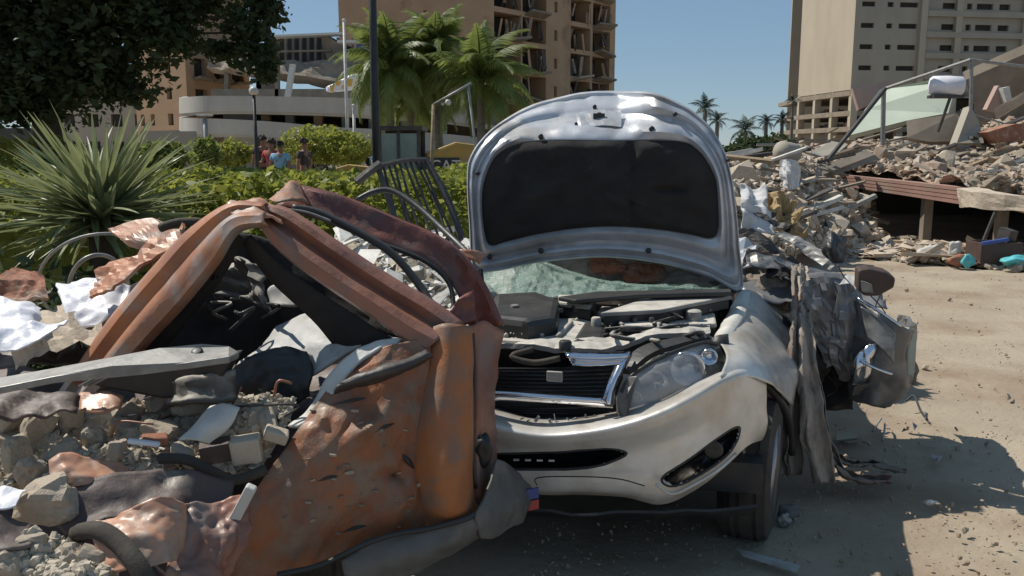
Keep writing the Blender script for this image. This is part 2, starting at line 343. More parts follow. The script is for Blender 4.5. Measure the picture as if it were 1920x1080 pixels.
# ---- right hand tower
D2 = lambda p: Vector((p.x, p.y, 0))
A = W(1500, 100, 132); B = W(1599, 100, 116); C = W(2150, 100, 122)
tw = thing('apartment_tower', D2(B), 'beige high-rise slab with rows of small dark windows, far behind the green wall panel', 'building')
zt = 58
def zat(py, px=1600, Y=116): return W(px, py, Y).z
zb = zat(168)
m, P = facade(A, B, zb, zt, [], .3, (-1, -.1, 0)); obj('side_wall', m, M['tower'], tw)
U = (D2(C) - D2(B)); LW = U.length; U.normalize(); NB = Vector((U.y, -U.x, 0))
def uof(px, Y=117): return (D2(W(px, 90, Y)) - D2(B)).dot(U)
rects = []; Y0 = 116
cols = [(1605, 1631), (1656, 1668), (1681, 1718), (1768, 1796), (1818, 1829), (1838, 1872), (1885, 1908), (1950, 1978), (2010, 2050)]
k = -12
dz = zat(47) - zat(87); zrow = zat(47)
for fl in range(-2, 11):
    zc = zrow + dz * fl
    if zc > zt - 1.5: break
    for (a, b) in cols:
        h = .32 if a < 1760 else .38
        rects.append((uof(a), uof(b), zc - h, zc + h))
m, P = facade(B, C, zat(182), zt, rects, .45, NB); obj('facade_wall', m, M['towerd'], tw)  # tower front in the darker copy, its shade put into the colour
pane = None
for r in rects:
    if r[1] - r[0] <= 0: continue
    m = MB(); q = [P(r[0] - .02, r[2] - .02, .4), P(r[1] + .02, r[2] - .02, .4), P(r[1] + .02, r[3] + .02, .4), P(r[0] - .02, r[3] + .02, .4)]
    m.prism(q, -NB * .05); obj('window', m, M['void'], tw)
m = MB()
for fl in range(-2, 11):
    zc = zrow + dz * (fl - .5) + .3
    u0, u1 = uof(1735), uof(2140)
    c = (P(u0, zc, -.12) + P(u1, zc, -.12)) / 2
    m = MB(); m.box(c, (u1 - u0, .8, .75), Matrix.Rotation(math.atan2(U.y, U.x), 3, 'Z')); obj('floor_band', m, M['towerd'], tw)
m = MB(); u0 = uof(1728)
for u0 in (uof(1728), uof(1800), uof(1940)):
    m = MB(); m.box((P(u0, 30, -.15)), (.9, .7, zt * .9), Matrix.Rotation(math.atan2(U.y, U.x), 3, 'Z')); obj('pier', m, M['tower'], tw)
# back and roof so it is a solid body
m = MB(); bk = [D2(A), D2(B), D2(C), D2(C) + Vector((6, 30, 0)), D2(A) + Vector((8, 30, 0))]
m.prism([p + Vector((0, 0, zt)) for p in bk], (0, 0, .6)); obj('roof_slab', m, M['tower'], tw)
m = MB(); a, b = bk[3], bk[4]; m.prism([a, b, b + Vector((0, 0, zt)), a + Vector((0, 0, zt))], (0, .4, 0)); obj('rear_wall', m, M['towerd'], tw)
inn = [p + Vector((3, 4, 0)) * (1 if i < 2 else 0) for i, p in enumerate(bk)]
m = MB(); m.prism([p + Vector((.3, 1.2, 0)) for p in (bk[0], bk[1], bk[2])][::-1] + [bk[2] + Vector((0, 6, 0)), bk[0] + Vector((4, 8, 0))][::1], (0, 0, zb - 1))
# open lower storeys: columns and slabs
UA = (D2(B) - D2(A)); LA = UA.length; UA.normalize()
for z in (zb, zat(206), zat(236)):
    m = MB(); m.prism([D2(A) + Vector((0, 0, z - .75)), D2(B) + Vector((0, 0, z - .75)), D2(C) + Vector((0, 0, z - .75)), D2(C) + Vector((0, 14, z - .75)), D2(A) + Vector((2, 16, z - .75))], (0, 0, .65))
    obj('open_floor_slab', m, M['slab'], tw)
for i in range(4):
    p = D2(A) + UA * (LA * (i / 3) * .985 + .15); m = MB(); m.box(p + Vector((.5, 0, zb / 2)), (.9, .9, zb)); obj('column', m, M['tower'], tw)
for px in (1640, 1700, 1780, 1860):
    p = D2(B) + U * uof(px) + Vector((0, .8, 0)); m = MB(); m.box(p + Vector((0, 0, zat(182) / 2)), (.9, .9, zat(182) + .4)); obj('column', m, M['towerd'], tw)
m = MB(); p0 = D2(A) + Vector((9, 2, 0)); m.prism([p0, D2(B) + Vector((7, 9, 0)), D2(C) + Vector((0, 9, 0)), D2(C) + Vector((0, 9, zb)), D2(B) + Vector((7, 9, zb)), p0 + Vector((0, 0, zb))], (0, .3, 0)); obj('inner_wall', m, M['slab'], tw)
rb = random.Random(4)
for i in range(26):
    t = rb.random() * .9; z = rb.choice([zat(206), zat(236), 0.2]); p = D2(A) + UA * LA * t + Vector((1.5 + rb.random() * 3, rb.random() * 3, z + .1))
    m = MB(); m.box(p, (rb.uniform(.5, 2.2), rb.uniform(.5, 1.5), rb.uniform(.3, 1.3)), (rb.uniform(-.4, .4), rb.uniform(-.4, .4), rb.random() * 3))
    obj('debris_piece', m, M[rb.choice(['conc', 'conc2', 'brick', 'offwhite'])], tw)
# ---- middle terracotta tower
A = W(637, 100, 96); B = W(921, 100, 87); C = W(1153, 100, 104)
mt = thing('terracotta_tower', D2(B), 'tall terracotta hotel tower with torn-off balconies, behind the palm clump', 'building')
zt = 46
zf = lambda py: W(921, py, 87).z
UB = D2(B) - D2(A); LB = UB.length; UB.normalize(); NA = Vector((UB.y, -UB.x, 0))
sl_r = [(LB * .64, LB * .80, zf(17), zf(15)), (LB * .28, LB * .50, zf(66), zf(63))]
m, P = facade(A, B, 0, zt, [(LB * .30, LB * .47, zf(78), zf(66)), (LB * .58, LB * .60, zf(16), zf(8)), (LB * .46, LB * .78, .2, 5.5)], .8, NA); obj('front_wall', m, M['terra'], mt)
for r in [(LB * .30, LB * .47, zf(78), zf(66)), (LB * .58, LB * .60, zf(16), zf(8)), (LB * .46, LB * .78, .2, 5.5)]:
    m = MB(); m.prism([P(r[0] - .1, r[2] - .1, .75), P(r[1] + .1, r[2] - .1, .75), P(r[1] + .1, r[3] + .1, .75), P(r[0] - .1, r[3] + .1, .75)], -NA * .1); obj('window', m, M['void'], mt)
UC = D2(C) - D2(B); LC = UC.length; UC.normalize(); NC = Vector((UC.y, -UC.x, 0))
fl = 2.95; rects = []
for i in range(15):
    z0 = .6 + i * fl
    if z0 + fl > zt: break
    for (a, b) in ((.02, .21), (.22, .40), (.60, .77), (.79, .95)):
        rects.append((LC * a, LC * b, z0 + .25, z0 + fl - .25))
for i in range(15):
    z0 = .6 + i * fl
    if z0 + fl < zt: rects.append((LC * .465, LC * .49, z0 + .8, z0 + 1.9))
m, P = facade(B, C, 0, zt, rects, 2.2, NC); obj('side_wall', m, M['terra'], mt)
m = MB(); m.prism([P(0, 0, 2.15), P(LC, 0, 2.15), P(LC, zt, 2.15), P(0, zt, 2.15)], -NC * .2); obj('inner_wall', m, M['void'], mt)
m = MB(); m.prism([D2(A) + Vector((0, 0, zt)), D2(B) + Vector((0, 0, zt)), D2(C) + Vector((0, 0, zt)), D2(C) + Vector((-20, 14, zt)), D2(A) + Vector((2, 14, zt))], (0, 0, .5)); obj('roof_slab', m, M['terra'], mt)
m = MB(); m.prism([D2(A), D2(A) + Vector((2, 14, 0)), D2(A) + Vector((2, 14, zt)), D2(A) + Vector((0, 0, zt))], (.4, 0, 0)); obj('left_wall', m, M['terra'], mt)
m = MB(); m.prism([D2(C), D2(C) + Vector((-20, 14, 0)), D2(C) + Vector((-20, 14, zt)), D2(C) + Vector((0, 0, zt))], (-.4, 0, 0)); obj('right_wall', m, M['terra'], mt)
rb = random.Random(11); angC = math.atan2(UC.y, UC.x)
for r in rects:
    w = r[1] - r[0]
    if w < 1.5: continue
    uc = (r[0] + r[1]) / 2
    if rb.random() < .85:       # broken balcony slab
        sg = rb.uniform(-.16, .22); m = MB()
        m.box(P(uc + rb.uniform(-.2, .2), r[2] - .2, -rb.uniform(.1, .5)), (w * rb.uniform(.75, 1.05), rb.uniform(1.0, 1.9), .22), Matrix.Rotation(angC, 3, 'Z') @ Euler((rb.uniform(-.45, .1), sg, 0)).to_matrix())
        obj('balcony_slab', m, M[rb.choice(['slab', 'slab', 'conc'])], mt)
    for k in range(rb.choice([3, 4, 5, 6])):
        m = MB(); h = rb.uniform(1.2, 2.4)
        m.box(P(uc + rb.uniform(-.45, .45) * w, (r[2] + r[3]) / 2 + rb.uniform(-.5, .4), rb.uniform(-.4, .6)), (rb.uniform(.1, .5), .12, h), Matrix.Rotation(angC, 3, 'Z') @ Euler((rb.uniform(-.3, .3), rb.uniform(-.35, .35), rb.uniform(-.5, .5))).to_matrix())
        obj('hanging_panel', m, M[rb.choice(['slab', 'conc3', 'void', 'void', 'terra', 'darksteel'])], mt)
# ---- wing behind tree (left)
A = W(255, 200, 78); B = W(352, 200, 74); C = W(470, 200, 84)
lw = thing('terracotta_wing', D2(B), 'terracotta building wing with broken window openings, half hidden by the dark tree', 'building')
LA = (D2(B) - D2(A)).length; NA = Vector(((D2(B) - D2(A)).normalized().y, -(D2(B) - D2(A)).normalized().x, 0))
rr = []
for i in range(14):
    for (a, b) in ((.08, .16), (.28, .36), (.62, .72)): rr.append((LA * a, LA * b, 1.5 + i * 2.2, 2.5 + i * 2.2))
m, P = facade(A, B, 0, 13.5, [r for r in rr if r[3] < 13], .4, NA); obj('front_wall', m, M['terra'], lw)
for r in rr:
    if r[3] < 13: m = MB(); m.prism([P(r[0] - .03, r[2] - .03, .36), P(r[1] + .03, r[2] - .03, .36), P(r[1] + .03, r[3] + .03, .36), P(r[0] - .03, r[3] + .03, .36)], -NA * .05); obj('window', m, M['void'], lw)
LA = (D2(C) - D2(B)).length; NB2 = Vector(((D2(C) - D2(B)).normalized().y, -(D2(C) - D2(B)).normalized().x, 0))
rr = []
for i in range(11):
    for (a, b) in ((.12, .3), (.42, .58), (.70, .9)): rr.append((LA * a, LA * b, 2.6 + i * 2.6, 4.2 + i * 2.6))
rr = [r for r in rr if r[3] < 11]
m, P = facade(B, C, 0, 32, rr, .5, NB2); obj('side_wall', m, M['terra'], lw)
for r in rr:
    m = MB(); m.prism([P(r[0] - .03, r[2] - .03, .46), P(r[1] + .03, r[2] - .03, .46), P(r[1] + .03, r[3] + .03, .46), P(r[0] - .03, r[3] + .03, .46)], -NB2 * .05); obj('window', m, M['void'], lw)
    m = MB(); m.box(P((r[0] + r[1]) / 2, r[2] - .1, -.4), (r[1] - r[0] + .5, .8, .2), Matrix.Rotation(math.atan2((C - B).y, (C - B).x), 3, 'Z') @ Euler((rb.uniform(-.3, .1), rb.uniform(-.1, .1), 0)).to_matrix()); obj('window_ledge', m, M['slab'], lw)
m = MB(); m.prism([D2(B) + Vector((0, 0, 32)), D2(C) + Vector((0, 0, 32)), D2(C) + Vector((0, 10, 32)), D2(B) + Vector((0, 10, 32))], (0, 0, .4)); obj('roof_slab', m, M['terra'], lw)
m = MB(); m.prism([D2(B) + Vector((0, 0, 13)), D2(B) + Vector((0, 0, 32)), D2(B) + Vector((0, 10, 32)), D2(B) + Vector((0, 10, 13))], (.3, 0, 0)); obj('gable_wall', m, M['terra'], lw)
m = MB(); m.prism([D2(A) + Vector((0, 0, 13.5)), D2(B) + Vector((0, 0, 13.5)), D2(B) + Vector((0, 10, 13.5)), D2(A) + Vector((0, 10, 13.5))], (0, 0, .3)); obj('roof_slab', m, M['slab'], lw)
fb = thing('pale_building', D2(W(170, 250, 84)), 'low pale building seen below the dark tree at the left', 'building')
m = MB(); a_, b_ = D2(W(78, 200, 84)), D2(W(262, 200, 84)); hz_ = W(170, 176, 84).z
rr = [(2 + i * 2.3, 3.1 + i * 2.3, z_, z_ + 1.2) for i in range(4) for z_ in (1.2, 3.8) if z_ + 1.2 < hz_]
m, P = facade(a_, b_, 0, hz_, rr, .4, (0, -1, 0)); obj('front_wall', m, M['towerd'], fb)
for q in rr: m = MB(); m.prism([P(q[0] - .03, q[2] - .03, .36), P(q[1] + .03, q[2] - .03, .36), P(q[1] + .03, q[3] + .03, .36), P(q[0] - .03, q[3] + .03, .36)], (0, .05, 0)); obj('window', m, M['void'], fb)
m = MB(); m.prism([a_ + Vector((0, 0, hz_)), b_ + Vector((0, 0, hz_)), b_ + Vector((0, 9, hz_)), a_ + Vector((0, 9, hz_))], (0, 0, .4)); obj('roof_slab', m, M['slab'], fb)
m = MB(); m.prism([a_, a_ + Vector((0, 9, 0)), a_ + Vector((0, 9, hz_)), a_ + Vector((0, 0, hz_))], (.3, 0, 0)); obj('side_wall', m, M['towerd'], fb)
# ---- curved white ramp building
rp = thing('curved_ramp', D2(W(500, 250, 56)), 'pale grey two-level parking ramp with rounded left end and open decks', 'ramp')
def band(name, tops, bots, mat, thick=.35, n=60):
    a = curve([W(*p) for p in tops], n); b = curve([W(*p) for p in bots], n); m = MB()
    m.add(a + b, [(i, i + 1, n + i + 1, n + i) for i in range(n - 1)]); return obj(name, m, mat, rp, solid=thick)
top = [(350, 181, 66), (341, 184, 60), (348, 184, 55.5), (372, 181, 53.2), (420, 180, 52.2), (520, 181, 52), (620, 183, 52), (700, 186, 52), (820, 192, 53), (900, 200, 54)]
bot = [(350, 208, 66), (341, 212, 60), (348, 213, 55.5), (372, 211, 53.2), (420, 209, 52.2), (520, 210, 52), (620, 213, 52), (700, 218, 52), (820, 226, 53), (900, 236, 54)]
band('upper_parapet', top, bot, M['ramp'])
top2 = [(350, 218, 66), (341, 220, 60), (348, 221, 55.5), (372, 222, 53.2), (440, 224, 52.2), (520, 229, 52), (620, 238, 52), (700, 242, 52), (820, 250, 53), (900, 258, 54)]
bot2 = [(350, 245, 66), (341, 250, 60), (348, 252, 55.5), (372, 252, 53.2), (440, 252, 52.2), (520, 258, 52), (620, 268, 52), (700, 276, 52), (820, 284, 53), (900, 288, 54)]
band('lower_parapet', top2, bot2, M['ramp'])
for (rw, dzz, nm) in ((bot, -.05, 'upper_deck'), (bot2, -.05, 'lower_deck')):
    a = curve([W(*p) for p in rw[1:]], 40); m = MB(); b = [p + Vector((2, 12, 0)) for p in a]
    m.add(a + b, [(i, i + 1, 41 + i, 40 + i) for i in range(39)]); obj(nm, m, M['ramp'], rp, solid=.3)
m = MB(); m.prism([D2(W(400, 250, 64)), D2(W(950, 250, 64)), D2(W(950, 250, 64)) + Vector((0, 0, 6)), D2(W(400, 250, 64)) + Vector((0, 0, 6))], (0, .3, 0)); obj('inner_wall', m, M['slab'], rp)
m = MB(); a = W(420, 250, 53.4); b = W(480, 250, 53.4); m.prism([D2(a), D2(b), D2(b) + Vector((0, 0, 4.4)), D2(a) + Vector((0, 0, 4.4))], (0, .3, 0)); obj('stair_wall', m, M['ramp'], rp)
for px in (500, 545, 598, 650, 700, 760, 830):
    p = D2(W(px, 240, 53.6)); m = MB(); m.box(p + Vector((0, 0, 2)), (.5, .5, 4)); obj('column', m, M['terra'] if px in (500, 598) else M['ramp'], rp)
for px in (380, 430, 560, 660, 740):
    p = D2(W(px, 240, 53.6)); m = MB(); m.box(p + Vector((0, 0, .9)), (.45, .45, 1.8)); obj('column', m, M['ramp'], rp)
# ---- collapsed annex above the ramp
ax = thing('collapsed_annex', D2(W(580, 250, 68)), 'collapsed concrete annex with sagging slab and bare roof frame above the ramp', 'building')
def pw(name, pts, Y, mat, th, par): m = MB(); m.prism([W(x, y, Y) for x, y in pts], (0, th, 0)); return obj(name, m, mat, par)
m = sheet([[(395, 118, 69), (480, 118, 67), (560, 122, 66), (640, 118, 66), (720, 112, 68)], [(395, 132, 69), (480, 140, 66), (560, 150, 65), (640, 160, 65), (720, 150, 68)]], 30, 6, .35, .6, 3); obj('sagging_slab', m, M['slab'], ax, solid=.8)
m = sheet([[(395, 122, 69), (480, 122, 67), (560, 124, 66), (640, 120, 66), (720, 114, 68)], [(395, 122, 84), (480, 122, 84), (560, 124, 84), (640, 120, 84), (720, 114, 84)]], 20, 6, .35, .6, 5); obj('upper_slab', m, M['slab'], ax, solid=.5)
pw('slanted_column', [(543, 120), (552, 120), (542, 182), (533, 182)], 60, M['offwhite'], .5, ax)
pw('column', [(515, 120), (522, 120), (522, 250), (515, 250)], 64, M['slab'], .5, ax)
pw('column', [(480, 120), (490, 120), (490, 250), (480, 250)], 66, M['slab'], .5, ax)
pw('column', [(420, 110), (428, 110), (428, 250), (420, 250)], 68, M['slab'], .5, ax)
for i, x in enumerate(range(505, 668, 14)): pw('post', [(x, 70), (x + 4, 70), (x + 4, 118), (x, 118)], 68 + (i % 2), M['slab'], .3, ax)
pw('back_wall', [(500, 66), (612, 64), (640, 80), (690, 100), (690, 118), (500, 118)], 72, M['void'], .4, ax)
pw('roof_edge', [(498, 66), (640, 60), (640, 64), (498, 70)], 66, M['offwhite'], 1.2, ax)
pw('roof_edge', [(632, 75), (690, 75), (690, 80), (632, 80)], 65, M['offwhite'], 1.2, ax)
pw('middle_rail', [(500, 95), (620, 93), (620, 96), (500, 98)], 66.5, M['slab'], .3, ax)
pw('fallen_roof_plate', [(600, 62), (645, 85), (640, 112), (612, 110)], 66.8, M['slab'], .3, ax)
pw('blue_panel', [(668, 80), (690, 82), (690, 104), (668, 102)], 66, M['bluep'], .2, ax)
pw('side_pier', [(480, 145), (520, 128), (520, 180), (480, 180)], 66, M['slab'], .4, ax)
# banner draped
m = sheet([[(612, 165, 51.5), (640, 150, 51.5), (668, 138, 51.5), (700, 135, 51.5)], [(612, 172, 51.3), (640, 172, 51.3), (668, 168, 51.4), (700, 166, 51.4)]], 26, 8, .25, 1.5, 2)
fl_ = obj('white_banner', m, M['white'], solid=.03, smooth=True, label='crumpled white banner with yellow patches hanging on the ramp parapet', cat='banner')
for (a, b, c, d) in ((618, 160, 628, 172), (628, 152, 640, 160), (650, 148, 662, 162), (640, 160, 646, 170), (676, 142, 690, 158)):
    m = MB(); m.prism([W(a, b, 51.05), W(c, b, 51.05), W(c - 3, d, 51.05), W(a + 2, d, 51.05)], (0, .02, 0)); obj('yellow_patch', m, M['yellowc'], fl_)
# ---- low grey wall
m = MB(); m.prism([W(262, 246, 21), W(330, 244, 21), W(330, 246, 21), W(362, 246, 21), D2(W(362, 246, 21)), D2(W(262, 246, 21))], (0, .25, 0))
obj('boundary_wall', m, M['towerd'], label='grey boundary wall stub right of the spiky yucca', cat='wall')
m = MB(); m.prism([W(-80, 240, 21), W(90, 240, 21), D2(W(90, 240, 21)), D2(W(-80, 240, 21))], (0, .25, 0))
obj('boundary_wall', m, M['darksteel'], label='dark boundary wall under the tree at the left edge', cat='wall')
# ------------------------------------------------------------------ RUBBLE BUILDING right
rbn = thing('collapsed_building', D2(W(1740, 420, 14)), 'pancaked building with rubble-covered slab and faded red striped edge over a dark void', 'ruin')
def slab_edge(nm, p, th, depthv, mat):
    m = MB(); m.prism(p, depthv); return obj(nm, m, mat, rbn)
# striped edge: three courses
e0 = [(1562, 322, 17.0), (1812, 347, 14.2)]
for k in range(4):
    a0 = W(1562, 326 + 5.2 * k, 17.0); a1 = W(1812, 352 + 8.5 * k, 14.2); b0 = W(1562, 326 + 5.2 * k + 4.2, 17.0); b1 = W(1812, 352 + 8.5 * k + 7.2, 14.2)
    m = MB(); m.prism([a0, a1, b1, b0], (.35, 1.4, 0)); obj('striped_band', m, M['redstripe'], rbn)
a0 = W(1562, 327, 17.04); a1 = W(1812, 353, 14.24); b0 = W(1562, 344, 17.04); b1 = W(1812, 382, 14.24)
m = MB(); m.prism([a0 + Vector((.02, .05, 0)), a1 + Vector((.02, .05, 0)), b1 + Vector((.02, .05, 0)), b0 + Vector((.02, .05, 0))], (.4, 1.2, 0)); obj('edge_beam', m, M['brick'], rbn)
m = sheet([[(1812, 352, 14.15), (1870, 362, 13.4), (2080, 385, 12.2)], [(1812, 386, 14.1), (1870, 392, 13.4), (2080, 418, 12.1)]], 20, 5, .05, 2, 4); obj('bare_edge_beam', m, M['conc2'], rbn, solid=.3)
m = MB(); m.prism([W(1530, 338, 18), W(1562, 343, 17), W(1812, 379, 14.3), W(2080, 412, 12.3), W(2300, 395, 24), W(1600, 325, 26)], (0, 0, .12)); obj('fallen_slab', m, M['slab'], rbn)
# void side: back wall and columns
m = MB(); m.prism([G(1560, 470), G(1560, 470) + Vector((0, 5, 0)), G(1560, 470) + Vector((0, 5, 1)), G(1560, 470) + Vector((0, 0, 1))], (.2, 0, 0))
m = MB(); m.prism([D2(W(1540, 400, 22)), D2(W(2400, 400, 20)), D2(W(2400, 400, 20)) + Vector((0, 0, 1.0)), D2(W(1540, 400, 22)) + Vector((0, 0, 1.0))], (0, .3, 0)); obj('rear_wall', m, M['void'], rbn)  # near-black wall, the shade under the slab put into its colour
for (px, t, bb, Y, w) in ((1622, 350, 425, 16.6, .13), (1740, 366, 448, 15.2, .15), (1880, 385, 470, 13.9, .15), (1985, 400, 480, 13.3, .15)):
    a = W(px, t, Y); b = W(px - 4, bb + 40, Y); b.z = 0; m = MB(); m.box((a + Vector((a.x, a.y, 0))) / 2, (w, w, a.z)); obj('column', m, M['slab'], rbn)
m = MB(); m.tube([W(1845, 450, 13.3), W(1868, 372 + 22, 13.3)], .03, 6); obj('bent_rebar', m, M['darksteel'], rbn)
# rubble sheet on slab
rows = [[(1540, 312, 17.8), (1650, 322, 16.9), (1812, 342, 14.9), (1900, 352, 14.0), (2080, 378, 12.8)],
        [(1500, 310, 19), (1650, 308, 18.5), (1812, 315, 17), (1920, 310, 16.4), (2100, 300, 15.5)],
        [(1470, 292, 22), (1650, 288, 22), (1812, 285, 21.5), (1920, 262, 21), (2120, 250, 20)],
        [(1450, 285, 26), (1650, 268, 26), (1812, 262, 26), (1880, 232, 25), (2150, 195, 24)],
        [(1440, 300, 32), (1650, 275, 32), (1812, 265, 33), (1900, 240, 33), (2160, 200, 33)]]
rs = sheet(rows, 70, 50, .28, 1.1, 6); obj('rubble_bed', rs, M['conc3'], rbn, smooth=False, kind='stuff')
scatter_stuff('fine_rubble', rs.grid, 7000, .025, .15, M['conc'], None, seed=2, parent=rbn, plank=.12)
scatter_stuff('pale_rubble', rs.grid, 2200, .03, .16, M['conc2'], None, seed=3, parent=rbn, plank=.14)
scatter_stuff('brown_rubble', rs.grid, 4200, .03, .15, M['conc3'], None, seed=4, parent=rbn, plank=.1)
# central heap behind the silver car
rows2 = [[(1330, 470, 10.2), (1430, 478, 10.4), (1520, 470, 11.5), (1600, 455, 13.2), (1660, 440, 15)],
         [(1330, 420, 11), (1430, 420, 11.2), (1520, 415, 12.6), (1590, 410, 14.5), (1640, 420, 16.5)],
         [(1330, 350, 12.3), (1420, 345, 12.6), (1500, 345, 14), (1570, 345, 16), (1620, 360, 18)],
         [(1330, 300, 14.5), (1420, 305, 15), (1480, 292, 16), (1540, 300, 18), (1600, 310, 20)],
         [(1330, 320, 18), (1420, 320, 19), (1480, 310, 19.5), (1540, 305, 22), (1600, 310, 24)]]
hs = sheet(rows2, 60, 50, .22, 1.4, 9); 
hp = obj('rubble_heap', hs, M['conc3'], label='heap of grey-brown rubble between the silver car and the striped slab', cat='rubble', kind='stuff')
hp.name = 'rubble_heap'
scatter_stuff('heap_stones', hs.grid, 4200, .018, .12, M['conc2'], 'pale broken stones covering the rubble heap', seed=12, plank=.08)
scatter_stuff('heap_dirt', hs.grid, 3400, .018, .1, M['conc3'], 'brown fragments covering the rubble heap', seed=14, plank=.06)
scatter_stuff('heap_fragments', hs.grid, 2600, .018, .11, M['conc'], 'grey fragments covering the rubble heap', seed=13, plank=.12)
# debris skirt along the ground
rows3 = [[(1560, 478, 13.0), (1700, 492, 12.2), (1850, 505, 11.6), (2100, 540, 10.4)], [(1560, 462, 14.0), (1700, 472, 13.2), (1850, 484, 12.6), (2100, 510, 11.6)], [(1560, 452, 16), (1700, 455, 15.6), (1850, 462, 15), (2100, 475, 14.6)]]
ks = sheet(rows3, 60, 14, .12, 2.2, 8); obj('debris_bank', ks, M['conc2'], label='low bank of pale dust and debris along the foot of the ruin', cat='rubble', kind='stuff')
scatter_stuff('bank_stones', ks.grid, 2600, .02, .13, M['conc2'], 'small pale stones lying on the debris bank', seed=15, plank=.2)
scatter_stuff('bank_fragments', ks.grid, 900, .02, .11, M['conc3'], 'brown fragments lying on the debris bank', seed=16, plank=.2)
# individually placed chunks, planks and plates
cm = [rmesh(d, M[k]) for d in ROCKS for k in ('conc', 'conc2', 'conc3')]
rc = random.Random(21)
MN = {'sunlit_beige_concrete': 'beige', 'broken_concrete': 'grey', 'pale_concrete': 'pale', 'brown_rubble': 'brown'}
def desc(me): return MN.get(me.materials[0].name, 'grey')
def pxof(p): d = Vector(p) - Vector((0, 0, CH)); return 960 + F * d.x / (d.y * CP - d.z * SP)
def on(grid, a, b):
    nv = len(grid); nu = len(grid[0]); return grid[min(int(b * (nv - 1)), nv - 1)][min(int(a * (nu - 1)), nu - 1)]
for i in range(120):
    p = on(rs.grid, rc.random(), .08 + rc.random() ** 1.2 * .75); s = rc.uniform(.12, .36)
    me_ = rc.choice(cm); x_ = pxof(p); place('concrete_chunk', me_, p + Vector((0, 0, .03)), s, rot3(rc), desc(me_) + ' chunk on the collapsed slab, ' + ('near the dark diagonal rod' if x_ < 1620 else 'below the green wall panel' if x_ < 1740 else 'below the brown slab and white tank' if x_ < 1840 else 'near the right edge'), 'rubble', 'concrete chunks on the collapsed slab')
for i in range(60):
    p = on(hs.grid, rc.random(), rc.random() * .8); s = rc.uniform(.1, .3)
    me_ = rc.choice(cm); x_ = pxof(p); place('concrete_chunk', me_, p + Vector((0, 0, .03)), s, rot3(rc), desc(me_) + ' chunk on the heap behind the silver car, ' + ('beside the hood edge' if x_ < 1450 else 'under the dented drum' if x_ < 1520 else 'towards the striped slab'), 'rubble', 'concrete chunks on the heap')
pkm = {}
for k in ('wood', 'slab', 'steel', 'offwhite', 'darksteel'):
    mb = MB(); mb.box((0, 0, 0), (1, .09, .06)); me = bpy.data.meshes.new('beam'); me.from_pydata([tuple(v) for v in mb.v], [], mb.f); me.materials.append(M[k]); pkm[k] = me
for i in range(70):
    g_, gn, lb = (rs.grid, 'beams and laths on the collapsed slab', 'broken beam lying among rubble on the collapsed slab') if i < 48 else (hs.grid, 'beams and laths on the heap', 'broken beam sticking out of the heap behind the silver car')
    p = on(g_, rc.random(), .12 + rc.random() * .7); L_ = rc.uniform(.8, 2.6) if i < 48 else rc.uniform(.5, 1.3)
    k = rc.choice(['wood', 'slab', 'slab', 'offwhite', 'darksteel', 'steel'])
    place('broken_beam', pkm[k], p + Vector((0, 0, .15)), (L_, rc.uniform(.6, 1.6), rc.uniform(.5, 1.1)), (rc.uniform(-.4, .4), rc.uniform(-.45, .35), rc.uniform(-.7, .5)), lb, 'beam', gn)
# named big pieces
def plate(name, pts, th, mat, label, cat, **k):
    m = MB(); P_ = [W(*p) for p in pts]; n = (P_[1] - P_[0]).cross(P_[2] - P_[0]).normalized()
    m.prism(P_, n * th); return obj(name, m, M[mat], label=label, cat=cat, bevel=k.get('bevel', 0))
plate('wall_panel', [(1595, 253, 21.5), (1622, 205, 21.8), (1650, 168, 22), (1665, 166, 22), (1745, 150, 21), (1795, 150, 20.5), (1790, 185, 20.4), (1778, 212, 20.3), (1700, 226, 20.8)], .18, 'green', 'large pale green wall panel leaning on the ruin behind the rod frame', 'panel')
plate('wall_panel', [(1598, 165, 22.6), (1672, 150, 22.6), (1660, 178, 22.5), (1610, 205, 22.5)], .15, 'pink', 'small pinkish wall panel above the green one', 'panel')
plate('wall_panel', [(1700, 226, 20.2), (1795, 213, 19.8), (1812, 240, 19.6), (1800, 264, 19.6), (1745, 266, 19.8), (1702, 258, 20)], .2, 'slab', 'brown upright slab below the green wall panel', 'slab')
plate('wall_panel', [(1794, 268, 19.2), (1820, 198, 19.6), (1836, 230, 19.6), (1845, 268, 19.2)], .2, 'towerd', 'grey triangular slab standing right of the brown slab', 'slab')
plate('wall_panel', [(1505, 292, 18.5), (1560, 265, 19.5), (1590, 270, 19.5), (1560, 296, 18.5)], .15, 'towerd', 'grey slab lying flat on the rubble at the foot of the dark diagonal rod', 'slab')
plate('wall_panel', [(1850, 205, 22), (1872, 160, 22), (1890, 172, 22), (1888, 215, 22)], .2, 'pink', 'pink and white wall shard standing right of the white tank', 'slab')
plate('wall_panel', [(1880, 165, 21.8), (1893, 162, 21.8), (1898, 190, 21.8), (1888, 196, 21.8)], .2, 'offwhite', 'white shard on top of the pink wall shard', 'slab')
plate('fallen_beam', [(1862, 205, 21), (2010, 120, 20), (2010, 138, 20), (1868, 222, 21)], .4, 'conc2', 'pale fallen concrete beam rising to the right edge', 'beam')
plate('wall_panel', [(1590, 160, 28), (1740, 100, 28), (2050, 60, 28), (2050, 250, 28), (1590, 260, 28)][0:0] or [(1810, 150, 26), (1935, 95, 25), (2060, 90, 25), (2060, 230, 25), (1840, 240, 26)], .3, 'slab', 'dark tilted floor slab behind the rod frame at the right edge', 'slab')
plate('fallen_beam', [(1545, 330, 15.5), (1500, 352, 15.5), (1510, 340, 15.5), (1640, 290, 17), (1650, 298, 17)][1:], .2, 'slab', 'long broken brown beam lying across the heap', 'beam')
